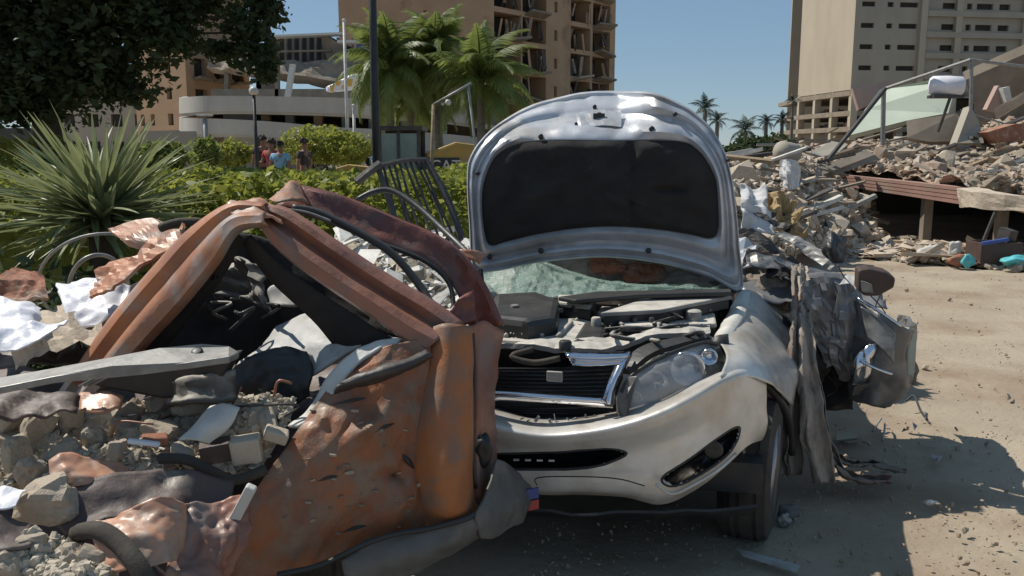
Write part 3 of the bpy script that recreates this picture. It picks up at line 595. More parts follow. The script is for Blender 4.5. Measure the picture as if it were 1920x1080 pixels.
plate('brick_fragment', [(1850, 248, 19), (1905, 232, 19), (1960, 240, 19), (1950, 262, 19), (1870, 268, 19)], .5, 'brick', 'red brick wall fragment at the right edge on top of the rubble', 'rubble')
def rod(name, pts, r, mat, label, cat, n=8):
    m = MB(); m.tube([W(*p) if len(p) == 3 else p for p in pts], r, n); return obj(name, m, M[mat], label=label, cat=cat, smooth=True, auto=40)
rf = thing('rod_frame', W(1655, 272, 18), 'bent grey steel tube frame peaking above the white tank', 'frame')
for nm, pts, r, mt_ in (('sloping_tube', [(1660, 166, 18), (1820, 112, 17)], .035, 'steel'), ('sloping_tube', [(1820, 112, 17), (1990, 134, 17)], .03, 'steel'), ('post', [(1657, 166, 18), (1655, 272, 18)], .05, 'steel'), ('post', [(1822, 112, 17), (1820, 204, 17)], .035, 'steel'), ('brace', [(1660, 166, 18), (1548, 305, 17)], .045, 'darksteel')):
    m = MB(); m.tube([W(*p) for p in pts], r, 8); obj(nm, m, M[mt_], rf, smooth=True, auto=40)
# white tank
m = MB(); a = W(1742, 160, 17.6); b = W(1808, 162, 17.4); r = .17
tk = thing('water_tank', (a + b) / 2 - Vector((0, 0, .25)), 'white oblong tank propped up above the green wall panel', 'tank')
ax_ = (b - a).normalized(); L0 = (b - a).length
m.lathe(a, ax_, [(-.02, .02), (0, .14), (.05, .185), (L0 * .5, .2), (L0 - .05, .19), (L0, .14), (L0 + .02, .02)], 24); obj('tank_shell', m, M['white'], tk, smooth=True)
m = MB(); m.box((a + b) / 2 - Vector((0, 0, .21)), (L0 * .95, .3, .06)); obj('tank_tray', m, M['darksteel'], tk)
m = MB(); m.tube([(a + b) / 2 - Vector((-.1, 0, .2)), (a + b) / 2 - Vector((0, -.2, .9))], .03, 6); obj('prop', m, M['darksteel'], tk)
# beige drum & white sack on heap
dr = MB(); a = W(1462, 284, 14.5); b = W(1512, 290, 15); dr.lathe(a, (b - a), [(-.05, .03), (0, .13), (.06, .18), (.3, .17), (.42, .16), (.46, .03)], 20)
obj('dented_drum', dr, M['towerd'], smooth=True, label='beige dented drum on top of the rubble heap right of the far palms', cat='drum')
m = sheet([[(1465, 300, 12.6), (1478, 298, 12.4), (1492, 305, 12.6)], [(1462, 325, 12.6), (1478, 325, 12.3), (1496, 330, 12.6)], [(1470, 352, 12.5), (1482, 356, 12.3), (1494, 352, 12.5)]], 16, 16, .1, 2.5, 3)
obj('white_sack', m, M['mutedwhite'], solid=.05, label='torn white plastic sack hanging on the rubble heap', cat='sack')
# rubbish at the foot of the ruin
def blob(name, px, py, Y, w, h, mat, label, cat, seed=1, fl=.6):
    v, f = rock_verts(seed, 3, 1, .8, 1, False); c = W(px, py, Y); m = MB(); m.add([c + Vector((q.x * w, q.y * w * fl, q.z * h)) for q in v], f)
    return obj(name, m, M[mat], label=label, cat=cat, smooth=True)
blob('rubbish_bag', 1745, 473, 12.4, .2, .1, 'offwhite', 'white crumpled rubbish bag left of the colourful scraps', 'bag', 3)
blob('rubbish_bag', 1792, 468, 12.2, .1, .12, 'offwhite', 'small white rubbish bag beside the orange scraps', 'bag', 5)
blob('rubbish_bag', 1798, 488, 11.7, .14, .07, 'brick', 'faded orange rubbish bag beside the small teal one', 'bag', 6)
blob('rubbish_bag', 1816, 490, 11.6, .09, .09, 'teal', 'small teal rubbish bag left of the dark crate', 'bag', 7)
blob('rubbish_bag', 1908, 490, 11.4, .2, .07, 'teal', 'large teal bag at the right edge beside the dark crate', 'bag', 8)
cr_ = thing('dark_crate', G(1860, 500), 'dark brown crate with a blue strip on its rim, in front of the void', 'crate')
cc = G(1860, 498); m = MB()
for (dx, dy, sx, sy) in ((0, -.2, .55, .03), (0, .2, .55, .03), (-.27, 0, .03, .42), (.27, 0, .03, .42)): m.box(cc + Vector((dx, dy, .17)), (sx, sy, .34))
m.box(cc + Vector((0, 0, .02)), (.54, .4, .03)); obj('crate_body', m, M['brownbox'], cr_, bevel=.006)
m = MB(); m.box(cc + Vector((-.1, -.2, .36)), (.36, .05, .045), (0, -.16, 0)); obj('blue_strip', m, M['bluep'], cr_)
m = MB(); m.box(cc + Vector((.2, .05, .42)), (.14, .2, .18), (.2, .1, .3)); obj('folded_lid', m, M['darksteel'], cr_)
for i in range(40):
    t = rc.random(); p = on(ks.grid, rc.random(), rc.random() * .7)
    me_ = rc.choice(cm); x_ = pxof(p); place('debris_scrap', me_, p, rc.uniform(.05, .13), rot3(rc), desc(me_) + ' lump on the debris bank, ' + ('left end of the bank' if x_ < 1680 else 'beside the white rubbish bag' if x_ < 1800 else 'around the dark crate'), 'rubble', 'lumps on the debris bank')
# ------------------------------------------------------------------ VEGETATION
def leaf_cloud(pts_fn, n, size, seed, aspect=.5):
    r = np.random.RandomState(seed); P_ = pts_fn(r, n); n = len(P_)
    d = r.normal(size=(n, 3)); d[:, 2] *= .6; d /= np.linalg.norm(d, axis=1)[:, None]
    e = np.cross(d, r.normal(size=(n, 3))); e /= np.linalg.norm(e, axis=1)[:, None]
    s = size * (.4 + 1.3 * r.uniform(0, 1, size=(n, 1)) ** 1.5)
    a = P_ - d * s; c = P_ + d * s; b = P_ + e * s * aspect; f = P_ - e * s * aspect
    V = np.stack([a, b, c, f], 1).reshape(-1, 3); m = MB(); m.v = [Vector(v) for v in V]; m.f = [(4 * i, 4 * i + 1, 4 * i + 2, 4 * i + 3) for i in range(n)]
    return m
# hedge
def hedge_pts(x0, x1, y0, y1, ztop, zlow, sd, ph=0.0):
    def fn(r, n):
        x = r.uniform(x0, x1, n); y = r.uniform(y0, y1, n)
        out = []
        for i in range(n):
            h = ztop + .16 * noise.noise(Vector((x[i] * 1.3, y[i] * 1.3, sd))) + .09 * noise.noise(Vector((x[i] * 4, y[i] * 4, sd)))
            fy = min(1, (y[i] - y0) / .45); h -= (1 - fy) ** 2 * .5
            z = h - abs(r.normal()) * .11 if r.rand() < .75 else r.uniform(zlow, h)
            out.append((x[i], y[i] + .0, z))
        return np.array(out)
    return fn
m = leaf_cloud(hedge_pts(-7.6, -.25, 8.2, 11.6, 1.31, .5, 1), 42000, .045, 3, .55)
h1 = obj('hedge', m, M['leafh'], label='low yellow-green hedge running from behind the yucca to the hood', cat='hedge')
m = sheet([[(-7.6, 8.5, .2), (-4, 8.5, .2), (-.3, 8.5, .2)], [(-7.6, 8.7, 1.02), (-4, 8.7, 1.02), (-.3, 8.7, 1.02)], [(-7.6, 11.4, 1.1), (-4, 11.4, 1.1), (-.3, 11.4, 1.1)], [(-7.6, 11.5, .2), (-4, 11.5, .2), (-.3, 11.5, .2)]], 40, 24, .15, 2, 3, pix=False)
obj('hedge_core', m, M['leafh'], h1)
m = leaf_cloud(hedge_pts(-6.5, -3.2, 17, 18.6, 1.95, .5, 5), 9000, .07, 5, .55)
def bush(px, py, Y, rx, rz, n, mat, label, seed, size=.05, name='bush'):
    c = W(px, py, Y)
    def fn(r, n):
        q = r.normal(size=(n, 3)); q /= np.linalg.norm(q, axis=1)[:, None]; q *= (r.uniform(.35, 1, size=(n, 1)) ** .5)
        k = np.array([1 + .45 * noise.noise(Vector(v * 2.2) + Vector((seed, 0, 0))) for v in q])[:, None]
        q = q * k * np.array([rx, rx * .8, rz]); return q + np.array(c)
    t = thing(name, (c.x, c.y, 0), label, 'bush')
    m = leaf_cloud(fn, n, size, seed); m.v = [v if v.z > .02 else Vector((v.x, v.y, .02 + abs(v.z) * .2)) for v in m.v]; obj('foliage', m, mat, t)
    m = MB()
    for k in range(4): m.tube([(c.x + .05 * k, c.y, 0), (c.x + (k - 1.5) * rx * .3, c.y, c.z)], [.04, .015], 5)
    obj('stem', m, M['bark'], t)
bush(600, 274, 25, 1.15, .55, 5000, M['leafh'], 'rounded olive green bush behind the dark-clothed person', 4, .06)
bush(650, 280, 26, .9, .5, 3000, M['leafh'], 'low olive bush left of the tall black lamp post', 14, .06)
bush(440, 290, 24, .6, .4, 1800, M['leafh'], 'small olive bush behind the person in red', 9, .06)
bush(385, 290, 19.5, .35, .4, 1200, M['leafp'], 'narrow dark bush beside the grey boundary wall', 8, .06)
bush(300, 300, 14, .5, .3, 2000, M['leafp'], 'dark green bush right behind the yucca', 18, .05)
bush(60, 320, 12.5, 1.1, .5, 3500, M['leafh'], 'yellowish bush behind the left leaves of the yucca', 19, .05)
# dark tree
tc_ = W(90, 230, 12.5)
tr = thing('shade_tree', (tc_.x, tc_.y, 0), 'large dark spreading shade tree filling the upper left corner', 'tree')
m = MB(); m.tube([(tc_.x, tc_.y, 0), (tc_.x + .05, tc_.y, 1.2), (tc_.x - .05, tc_.y, 2.2), (tc_.x + .2, tc_.y, 3.6), (tc_.x + .3, tc_.y, 5)], [.26, .2, .19, .15, .08], 10); obj('trunk', m, M['bark'], tr, smooth=True)
for (px, py, r) in ((-120, -60, .1), (250, -40, .1), (420, 30, .05), (60, -300, .1), (470, 60, .035)):
    m = MB(); e = W(px, py, 12.6); m.tube(curve([(tc_.x, tc_.y, 2.2), ((tc_.x + e.x) / 2, 12.6, (2.6 + e.z) / 2 + .2), e], 8), [r * (1 - i * .1) for i in range(8)], 6); obj('limb', m, M['bark'], tr, smooth=True)
blobs = [(60, 60, 12.6, 1.3, 1.25), (-60, 120, 12.4, 1.0, .85), (190, 60, 12.4, .95, .95), (120, 140, 12.3, .9, .55), (40, 160, 12.3, .8, .5), (300, 10, 12.6, .7, .65), (235, 165, 12.4, .28, .25), (385, -20, 12.8, .4, .5), (325, 70, 12.3, .4, .33), (-150, 20, 12.5, 1.4, 1.2), (100, -90, 12.7, 1.8, 1.1), (320, -100, 12.8, 1.3, .9),
         (478, 90, 12.3, .32, .42), (455, 45, 12.4, .3, .3), (500, 20, 12.6, .3, .35), (490, -30, 12.8, .35, .3), (500, 125, 12.2, .16, .22), (30, 205, 12.2, .3, .2), (-30, 190, 12.4, .5, .25), (420, 95, 12.5, .28, .14)]
def tree_fn(r, n):
    w = np.array([b[3] * b[3] * b[4] + .03 for b in blobs]); w = w ** .75; w /= w.sum(); ids = r.choice(len(blobs), n, p=w); out = np.zeros((n, 3))
    q = r.normal(size=(n, 3)); q /= np.linalg.norm(q, axis=1)[:, None]; q *= (r.uniform(0, 1, size=(n, 1)) ** .38)
    for i in range(n):
        b = blobs[ids[i]]; c = W(b[0], b[1], b[2]); k = 1 + .75 * noise.noise(Vector(q[i]) * 2.6 + Vector((ids[i] * 3.3, 0, 0))) + .3 * noise.noise(Vector(q[i]) * 6 + Vector((ids[i] * 3.3, 0, 0)))
        out[i] = (c.x + q[i][0] * b[3] * k, c.y + q[i][1] * b[3] * k, c.z + q[i][2] * b[4] * k)
    return out
m = leaf_cloud(tree_fn, 62000, .06, 17, .5); obj('crown', m, M['leaft'], tr)
# yucca
yc = W(188, 405, 7.2)
yu = thing('spiky_yucca', (yc.x, yc.y, 0), 'big spiky grey-green yucca rosette at the left in front of the hedge', 'plant')
m = MB(); m.tube([(yc.x, yc.y, 0), (yc.x, yc.y, yc.z * .6), (yc.x, yc.y, yc.z + .05)], [.14, .12, .09], 10); obj('trunk', m, M['bark'], yu, smooth=True)
lm = []
for k in range(4):
    mb = MB(); n = 9; bend = (.02, .1, -.03, .2)[k]
    for i in range(n):
        t = i / (n - 1); w = .019 * (1 - t) ** .7 * (0.75 + .6 * math.sin(min(1, t * 2.2) * math.pi / 2)) + .0006; z = -bend * t * t
        mb.v += [Vector((-w, t, z + w * .5)), Vector((0, t, z - w * .1)), Vector((w, t, z + w * .5))]
    mb.f = [f for i in range(n - 1) for f in ((3 * i, 3 * i + 1, 3 * i + 4, 3 * i + 3), (3 * i + 1, 3 * i + 2, 3 * i + 5, 3 * i + 4))]
    me = bpy.data.meshes.new('leaf'); me.from_pydata([tuple(v) for v in mb.v], [], mb.f); me.materials.append(M['leafy']); lm.append(me)
ry = random.Random(5)
for i in range(300):
    az = i * 2.39996 + ry.uniform(-.2, .2); el = math.asin(min(1, max(-.5, -.38 + 1.36 * ((i + .5) / 300)))) + ry.uniform(-.08, .08)
    o = bpy.data.objects.new('leaf', ry.choice(lm)); COL.objects.link(o); o.parent = yu; o.location = (ry.uniform(-.04, .04), ry.uniform(-.04, .04), yc.z + ry.uniform(-.08, .06))
    o.rotation_euler = Euler((el, ry.uniform(-.5, .5), az), 'XYZ'); L_ = ry.uniform(.78, 1.04) * (1 if el > -.2 else .8); o.scale = (1.6, L_, 1.2)
# palms
def frond_mesh(L_=2.6, droop=1.0, seed=1, name='frond', nl=42, mat='leafp'):
    r = random.Random(seed); mb = MB(); pts = []
    for i in range(12):
        t = i / 11; pts.append(Vector((0, L_ * (t - .12 * droop * t * t), L_ * (.22 * math.sin(t * 2.2) - .42 * droop * t ** 2.2))))
    mb.tube(pts, [.035 * (1 - t / 12) + .004 for t in range(12)], 4)
    for i in range(nl):
        t = .1 + .9 * i / nl; p = cr(pts, t); q = cr(pts, min(1, t + .02)); d = (q - p)
        d = d.normalized() if d.length > 1e-6 else Vector((0, 1, 0)); ll = .62 * math.sin(min(1, t * 1.15) * math.pi * .9 + .25) + .12
        for s in (-1, 1):
            dirv = (Vector((s, 0, 0)) * .8 + d * .65 + Vector((0, 0, -.25 - .35 * r.random()))).normalized(); mid = p + dirv * ll * .5 + Vector((0, 0, .03)); e = p + dirv * ll + Vector((0, 0, -.22 * ll - .1 * r.random()))
            w = d * .035; mb.add([p - w, p + w, mid + w, mid - w, e], [(0, 1, 2, 3), (3, 2, 4)])
    me = bpy.data.meshes.new(name); me.from_pydata([tuple(v) for v in mb.v], [], mb.f); me.materials.append(M[mat]); return me
FM = [frond_mesh(2.5, d, i) for i, d in enumerate((.7, 1.0, 1.3))]
FS = [frond_mesh(2.5, d, i + 5, nl=22, mat='leaffar') for i, d in enumerate((.8, 1.2))]
def palm(px, py, Y, scale, label, n=20, meshes=FM, lean=0, group=None, seed=1, thick=.16):
    c = W(px, py, Y); t = thing('palm_tree', (c.x + lean, c.y, 0), label, 'palm', group); r = random.Random(seed)
    m = MB(); m.tube(curve([(c.x + lean, c.y, 0), (c.x + lean * .4, c.y, c.z * .5), c], 10), [thick * (1.2 - .05 * i) for i in range(10)], 9); obj('trunk', m, M['palmbark'], t, smooth=True)
    m = MB(); m.lathe(c - Vector((0, 0, .25 * scale)), (0, 0, 1), [(0, .1 * scale), (.2 * scale, .17 * scale), (.5 * scale, .05 * scale)], 8); obj('crown_shaft', m, M['leafp'], t, smooth=True)
    for i in range(n):
        o = bpy.data.objects.new('frond', r.choice(meshes)); COL.objects.link(o); o.parent = t; o.location = c - Vector((c.x + lean, c.y, 0))
        k = i / n; el = R(76) - R(125) * k + r.uniform(-.12, .12)
        o.rotation_euler = Euler((el, 0, i * 2.4 + r.uniform(-.3, .3))); s = scale * r.uniform(.8, 1.08); o.scale = (s, s, s)
palm(730, 135, 31, 1.02, 'left palm of the clump, crossed by the tall black lamp post', 31, seed=1, lean=-.1)
palm(815, 108, 32, 1.0, 'tallest, middle palm of the clump before the terracotta tower', 32, seed=2, lean=.2)
palm(900, 160, 30, 1.0, 'right palm of the clump, beside the raised hood', 30, seed=3, lean=.1)
palm(770, 195, 33, .9, 'short palm low in the middle of the clump', 22, seed=4)
for i, (px, py, Y, s, lb) in enumerate([(1398, 246, 66, .66, 'far palm nearest the hood, with the widest crown'), (1437, 230, 80, .5, 'slim far palm in the middle of the row right of the hood'), (1467, 226, 82, .5, 'rightmost palm of the far row, against the sky'), (1322, 206, 66, .6, 'far palm peeking over the right shoulder of the hood'), (1345, 228, 70, .5, 'far palm half hidden behind the right edge of the hood'), (1487, 190, 100, .45, 'tiny palm crown touching the right-hand tower')]):
    palm(px, py, Y, s, lb, 14, FS, seed=30 + i, thick=.2)
for i, (px, py, Y, rx, rz) in enumerate([(1412, 282, 50, 1.3, .8), (1448, 275, 55, 1.2, .8), (1480, 285, 50, 1, .7), (1380, 300, 45, 1.2, .8)]):
    bush(px, py, Y, rx, rz, 1500, M['leaft'], ['dark far bush at the foot of the widest far palm', 'dark far bush at the foot of the slim far palms', 'dark far bush left of the beige tower foot', 'dark far bush right beside the hood edge'][i], 40 + i, .16)
# ------------------------------------------------------------------ STREET THINGS left
lp = thing('lamp_post', D2(W(706, 300, 12.8)), 'tall black lamp post standing behind the hedge, cut by the top edge', 'lamp post')
b0 = D2(W(706, 300, 12.8)); m = MB(); m.tube([b0, b0 + Vector((0, 0, 2.2)), b0 + Vector((0, 0, 6.5))], [.07, .06, .05], 12); obj('post', m, M['black'], lp, smooth=True)
m = MB(); m.lathe(b0, (0, 0, 1), [(0, .16), (.1, .16), (.16, .09), (.6, .08)], 12); obj('base', m, M['black'], lp, smooth=True, auto=40)
m = MB(); m.box(b0 + Vector((.07, 0, 4.0)), (.14, .12, .36)); obj('junction_box', m, M['darksteel'], lp, bevel=.02)
m = MB(); m.tube([b0 + Vector((0, 0, 6.4)), b0 + Vector((.5, 0, 6.7)), b0 + Vector((1, 0, 6.7))], .03, 8); m.box(b0 + Vector((1.2, 0, 6.68)), (.5, .2, .08)); obj('lamp_head', m, M['darksteel'], lp)
def lamp2(px, t, Y, label, mat='black', r=.05, head=True):
    a = W(px, t, Y); l = thing('lamp_post', D2(a), label, 'lamp post'); m = MB(); m.tube([D2(a), a], [r, r * .7], 8); obj('post', m, M[mat], l, smooth=True)
    if head: m = MB(); m.lathe(a, (0, 0, 1), [(0, .05), (.04, .1), (.12, .1), (.18, .03)], 10); obj('lamp_head', m, M['offwhite'], l, smooth=True)
lamp2(476, 178, 19, 'slim dark lamp post with pale head left of the person in red')
a = W(384, 216, 22); l = thing('lamp_post', D2(a), 'short pale lamp post with flat head beside the boundary wall', 'lamp post'); m = MB(); m.tube([D2(a), a], .06, 8); obj('post', m, M['steel'], l, smooth=True); m = MB(); m.box(a, (.36, .2, .05)); obj('lamp_head', m, M['offwhite'], l, bevel=.01)
for (px, t, lb) in ((645, 40, 'thin white flagpole left of the black lamp post'), (663, 200, 'shorter thin white pole beside the flagpole')):
    a = W(px, t, 26); fp = thing('flagpole', D2(a), lb, 'pole'); m = MB(); m.tube([D2(a), a], .045, 8); obj('pole', m, M['offwhite'], fp, smooth=True); m = MB(); m.lathe(a, (0, 0, 1), [(-.03, .02), (0, .06), (.06, .05), (.08, .01)], 8); obj('finial', m, M['offwhite'], fp, smooth=True)
    m = MB(); m.lathe(D2(a), (0, 0, 1), [(.15, .14), (.3, .14), (.34, .05)], 10); obj('base', m, M['offwhite'], fp)
bp = thing('bent_pipe_frame', D2(W(906, 280, 9.5)), 'thin pale bent pipe frame left of the raised hood', 'pipe')
for nm, pts in (('pipe', [(813, 196, 9.5), (884, 156, 9.5)]), ('pipe', [(878, 160, 9.5), (893, 290, 9.5), (900, 420, 9.5)])):
    m = MB(); m.tube([W(*p) for p in pts], .014, 7); obj(nm, m, M['steel'], bp, smooth=True)
m = MB(); m.tube([W(813, 196, 9.5), W(810, 290, 9.5), W(808, 420, 9.5)], .02, 7); obj('pipe', m, M['wood'], bp, smooth=True)
m = MB(); m.lathe(W(840, 192, 9.45), (0, 0, 1), [(-.03, .02), (0, .035), (.03, .02)], 8); obj('joint', m, M['offwhite'], bp, smooth=True)
# excavator
ex0 = D2(W(765, 300, 16.5)); ex0.z = 0
ex = thing('excavator', ex0, 'yellow tracked excavator with dark glazed cab, behind the hedge', 'excavator')
EX = lambda x, y, z: ex0 + Vector((x, y, z))
for s in (0, 1.9):
    m = MB(); pr = [(-1.5, .15), (-1.7, .4), (-1.5, .68), (1.5, .68), (1.7, .4), (1.5, .15)]; m.prism([EX(x + .5, s - .2, z) for x, z in pr], (0, .45, 0)); obj('track', m, M['darksteel'], ex, bevel=.03)
m = MB(); m.prism([EX(-.05, .1, .85), EX(2.15, .1, .85), EX(2.2, .1, 1.25), EX(1.9, .1, 1.62), EX(.9, .1, 1.75), EX(.5, .1, 1.6), EX(.35, .1, 1.55), EX(.3, .1, .95)], (0, 1.7, 0)); obj('engine_housing', m, M['yellow'], ex, bevel=.06)
m = MB(); m.box(EX(.45, .95, .78), (1.2, 1.2, .22)); obj('slew_ring', m, M['darksteel'], ex)
cx0 = D2(W(712, 300, 16.5)).x - ex0.x; cx1 = D2(W(785, 300, 16.5)).x - ex0.x
cb = MB()
z0, z1 = .95, W(750, 240, 16.5).z
for x in (cx0, cx0 + .36, cx1):
    for y in (.05, 1.0): cb.box(EX(x, y, (z0 + z1) / 2), (.06, .06, z1 - z0))
cb.box(EX((cx0 + cx1) / 2, .52, z1), (cx1 - cx0 + .16, 1.1, .08)); cb.box(EX((cx0 + cx1) / 2, .52, z0 + .1), (cx1 - cx0 + .06, 1.02, .2))
cab = obj('cab', cb, M['darksteel'], ex)
m = MB(); m.box(EX(cx0 + .18, .05, (z0 + z1) / 2 + .05), (.3, .02, z1 - z0 - .3)); obj('window', m, M['cabglass'], cab)
m = MB(); m.box(EX((cx0 + .36 + cx1) / 2, .05, (z0 + z1) / 2 + .05), (cx1 - cx0 - .42, .02, z1 - z0 - .3)); obj('window', m, M['cabglass'], cab)
m = MB(); m.box(EX((cx0 + cx1) / 2, 1.0, (z0 + z1) / 2), (cx1 - cx0, .02, z1 - z0)); obj('rear_panel', m, M['darksteel'], cab)
m = MB(); m.prism([EX(-.5, 1.25, .9), EX(-.5, 1.25, 1.2), EX(-1.4, 1.25, 1.3), EX(-2.6, 1.25, .95), EX(-2.5, 1.25, .75), EX(-1.4, 1.25, 1.0)], (0, .35, 0)); obj('boom', m, M['yellow'], ex, bevel=.03)
m = MB(); m.prism([EX(-2.6, 1.3, 1.0), EX(-2.35, 1.3, .85), EX(-2.8, 1.3, .3), EX(-2.95, 1.3, .35)], (0, .25, 0)); obj('stick', m, M['yellow'], ex)
m = MB(); m.prism([EX(-3.1, 1.1, .4), EX(-2.75, 1.1, .4), EX(-2.6, 1.1, .1), EX(-2.8, 1.1, 0.02), EX(-3.15, 1.1, .1)], (0, .7, 0)); obj('bucket', m, M['darksteel'], ex)
fc = bpy.data.curves.new('lettering', 'FONT'); fc.body = 'CAT'; fc.size = .3; fc.extrude = .006
to = bpy.data.objects.new('lettering', fc); COL.objects.link(to); bpy.context.view_layer.update()
me = bpy.data.meshes.new_from_object(to.evaluated_get(bpy.context.evaluated_depsgraph_get())); bpy.data.objects.remove(to)
me.materials.clear(); me.materials.append(M['offwhite'])
to = bpy.data.objects.new('lettering', me); COL.objects.link(to); to.parent = ex; to.location = (D2(W(806, 310, 16.5)).x - ex0.x, .075, 1.2); to.rotation_euler = (R(90), 0, 0)
m = MB(); m.box(EX(D2(W(826, 310, 16.5)).x - ex0.x, .093, 1.3), (.72, .02, .3)); obj('name_panel', m, M['black'], ex)
# motorcycles
def moto(loc, rz, label, group):
    t = thing('motorcycle', loc, label, 'motorcycle', group); t.rotation_euler.z = rz
    def o2(name, m, mat, smooth=True):
        me = bpy.data.meshes.new(name); me.from_pydata([tuple(v) for v in m.v], [], m.f); me.materials.append(mat); o = bpy.data.objects.new(name, me); COL.objects.link(o); o.parent = t
        for p in me.polygons: p.use_smooth = smooth
        return o
    for x in (-.6, .6):
        m = MB(); m.tube([(x + .27 * math.cos(a), 0, .3 + .27 * math.sin(a)) for a in [k * math.pi / 9 for k in range(18)]], .045, 7, True); w = o2('wheel', m, M['rubber'])
        m = MB()
        for k in range(6): a = k * math.pi / 3; m.tube([(x, 0, .3), (x + .25 * math.cos(a), 0, .3 + .25 * math.sin(a))], .008, 4)
        m.lathe((x, -.04, .3), (0, 1, 0), [(0, .05), (.08, .05)], 8); q = o2('rim', m, M['chrome']); q.parent = w
    m = MB(); m.box((0, 0, .42), (.5, .24, .3), (0, .1, 0)); o2('engine', m, M['darksteel'], False)
    m = MB(); m.lathe((-.05, 0, .68), (1, 0, -.1), [(-.2, .05), (-.12, .13), (.15, .15), (.28, .06)], 10); o2('fuel_tank', m, M['offwhite'])
    m = MB(); m.box((-.42, 0, .72), (.6, .22, .09), (0, -.06, 0)); o2('seat', m, M['black'], False)
    m = MB(); m.tube([(.6, .0, .3), (.42, 0, .95)], .03, 6); m.tube([(.35, -.32, 1.0), (.42, 0, .96), (.35, .32, 1.0)], .014, 6); o2('handlebar', m, M['chrome'])
    m = MB(); m.lathe((.5, 0, .86), (1, 0, 0), [(-.06, .04), (0, .08), (.05, .085), (.06, .01)], 10); o2('headlight', m, M['chrome'])
    return t
gz = .35
moto(G(632, 360, gz) * 1 if False else D2(W(628, 300, 31)) + Vector((0, 0, gz)), .3, 'white-tanked motorcycle nearest the flagpole', 'parked motorcycles behind the hedge')
moto(D2(W(676, 300, 32)) + Vector((0, 0, gz)), .6, 'motorcycle right beside the tall black lamp post', 'parked motorcycles behind the hedge')
moto(D2(W(432, 290, 31)) + Vector((0, 0, gz)), -.3, 'motorcycle left of the slim dark lamp post', 'parked motorcycles behind the hedge')
# people
def person(px, head_py, Y, shirt, legs, label, face=0, arms='down', H=1.72):
    c = W(px, head_py, Y); z0 = max(.02, c.z - H); base = Vector((c.x, c.y, z0 if z0 < .4 else .15)); H = c.z - base.z
    t = thing('person', base, label, 'person'); t.rotation_euler.z = face
    k = H / 1.72
    def skin(name, verts, edges, rad, mat, root=0, lv=1):
        me = bpy.data.meshes.new(name); me.from_pydata([tuple(Vector(v) * k) for v in verts], edges, []); me.materials.append(mat)
        o = bpy.data.objects.new(name, me); COL.objects.link(o); o.parent = t
        s = o.modifiers.new('skin', 'SKIN'); s.use_smooth_shade = True
        for i, v in enumerate(me.skin_vertices[0].data): v.radius = (rad[i] * k, rad[i] * k * (.75 if rad[i] > .1 else 1)); v.use_root = (i == root)
        u = o.modifiers.new('sub', 'SUBSURF'); u.levels = lv; u.render_levels = lv; return o
    hx = .3 if arms == 'down' else .22
    hand = [(.30, .05, .82), (-.30, .05, .82)] if arms == 'down' else [(.2, -.32, 1.12), (-.2, -.32, 1.12)]
    elb = [(.27, .02, 1.1), (-.27, .02, 1.1)] if arms == 'down' else [(.28, -.06, 1.12), (-.28, -.06, 1.12)]
    V = [(0, 0, .95), (0, 0, 1.15), (0, 0, 1.36), (0, -.01, 1.46), (0, -.02, 1.55), (0, -.02, 1.64), (.19, 0, 1.38), elb[0], hand[0], (-.19, 0, 1.38), elb[1], hand[1],
         (.1, 0, .88), (.11, -.02, .48), (.12, .02, .08), (.12, -.14, .03), (-.1, 0, .88), (-.12, .03, .48), (-.13, .06, .08), (-.14, -.1, .03)]
    E = [(0, 1), (1, 2), (2, 3), (3, 4), (4, 5), (2, 6), (6, 7), (7, 8), (2, 9), (9, 10), (10, 11), (0, 12), (12, 13), (13, 14), (14, 15), (0, 16), (16, 17), (17, 18), (18, 19)]
    Rr = [.13, .125, .13, .055, .085, .085, .06, .042, .03, .06, .042, .03, .085, .055, .04, .035, .085, .055, .04, .035]
    skin('body', V, E, Rr, M['skin'])
    for sx, h, e in ((1, hand[0], elb[0]), (-1, hand[1], elb[1])):
        d = (Vector(h) - Vector(e)).normalized(); sd = d.cross(Vector((0, 1, 0.1))).normalized(); m = MB()
        for f in range(4):
            a = Vector(h) + sd * (.022 * (f - 1.5)); m.tube([a * k, (a + d * .05) * k, (a + d * (.085 + .01 * (f in (1, 2))) + Vector((0, -.015, 0))) * k], .009, 5)
        m.tube([Vector(h) * k, (Vector(h) + sd * .04 + d * .03) * k, (Vector(h) + sd * .045 + d * .06) * k], .01, 5)
        me = bpy.data.meshes.new('fingers'); me.from_pydata([tuple(v) for v in m.v], [], m.f); me.materials.append(M['skin']); o = bpy.data.objects.new('fingers', me); COL.objects.link(o); o.parent = t
    skin('shirt', [(0, 0, .93), (0, 0, 1.15), (0, 0, 1.36), (0, 0, 1.43), (.195, 0, 1.385), tuple((Vector(elb[0]) + Vector((.21, 0, 1.38))) / 2), (-.195, 0, 1.385), tuple((Vector(elb[1]) + Vector((-.21, 0, 1.38))) / 2)], [(0, 1), (1, 2), (2, 3), (2, 4), (4, 5), (2, 6), (6, 7)], [.155, .145, .15, .07, .078, .066, .078, .066], shirt)
    skin('trousers', [(0, 0, .95), (.1, 0, .86), (.11, -.02, .48), (.12, .02, .1), (-.1, 0, .86), (-.12, .03, .48), (-.13, .06, .1)], [(0, 1), (1, 2), (2, 3), (0, 4), (4, 5), (5, 6)], [.15, .1, .075, .06, .1, .075, .06], legs)
    m = MB(); v, f = rock_verts(2, 3, 1, 1, 1, False); m.add([Vector((q.x * .098, q.y * .105 + .01, max(q.z, -.25) * .105 + 1.655)) * k for q in v], f)
    me = bpy.data.meshes.new('hair'); me.from_pydata([tuple(p) for p in m.v], [], m.f); me.materials.append(M['hair']); o = bpy.data.objects.new('hair', me); COL.objects.link(o); o.parent = t
    return t
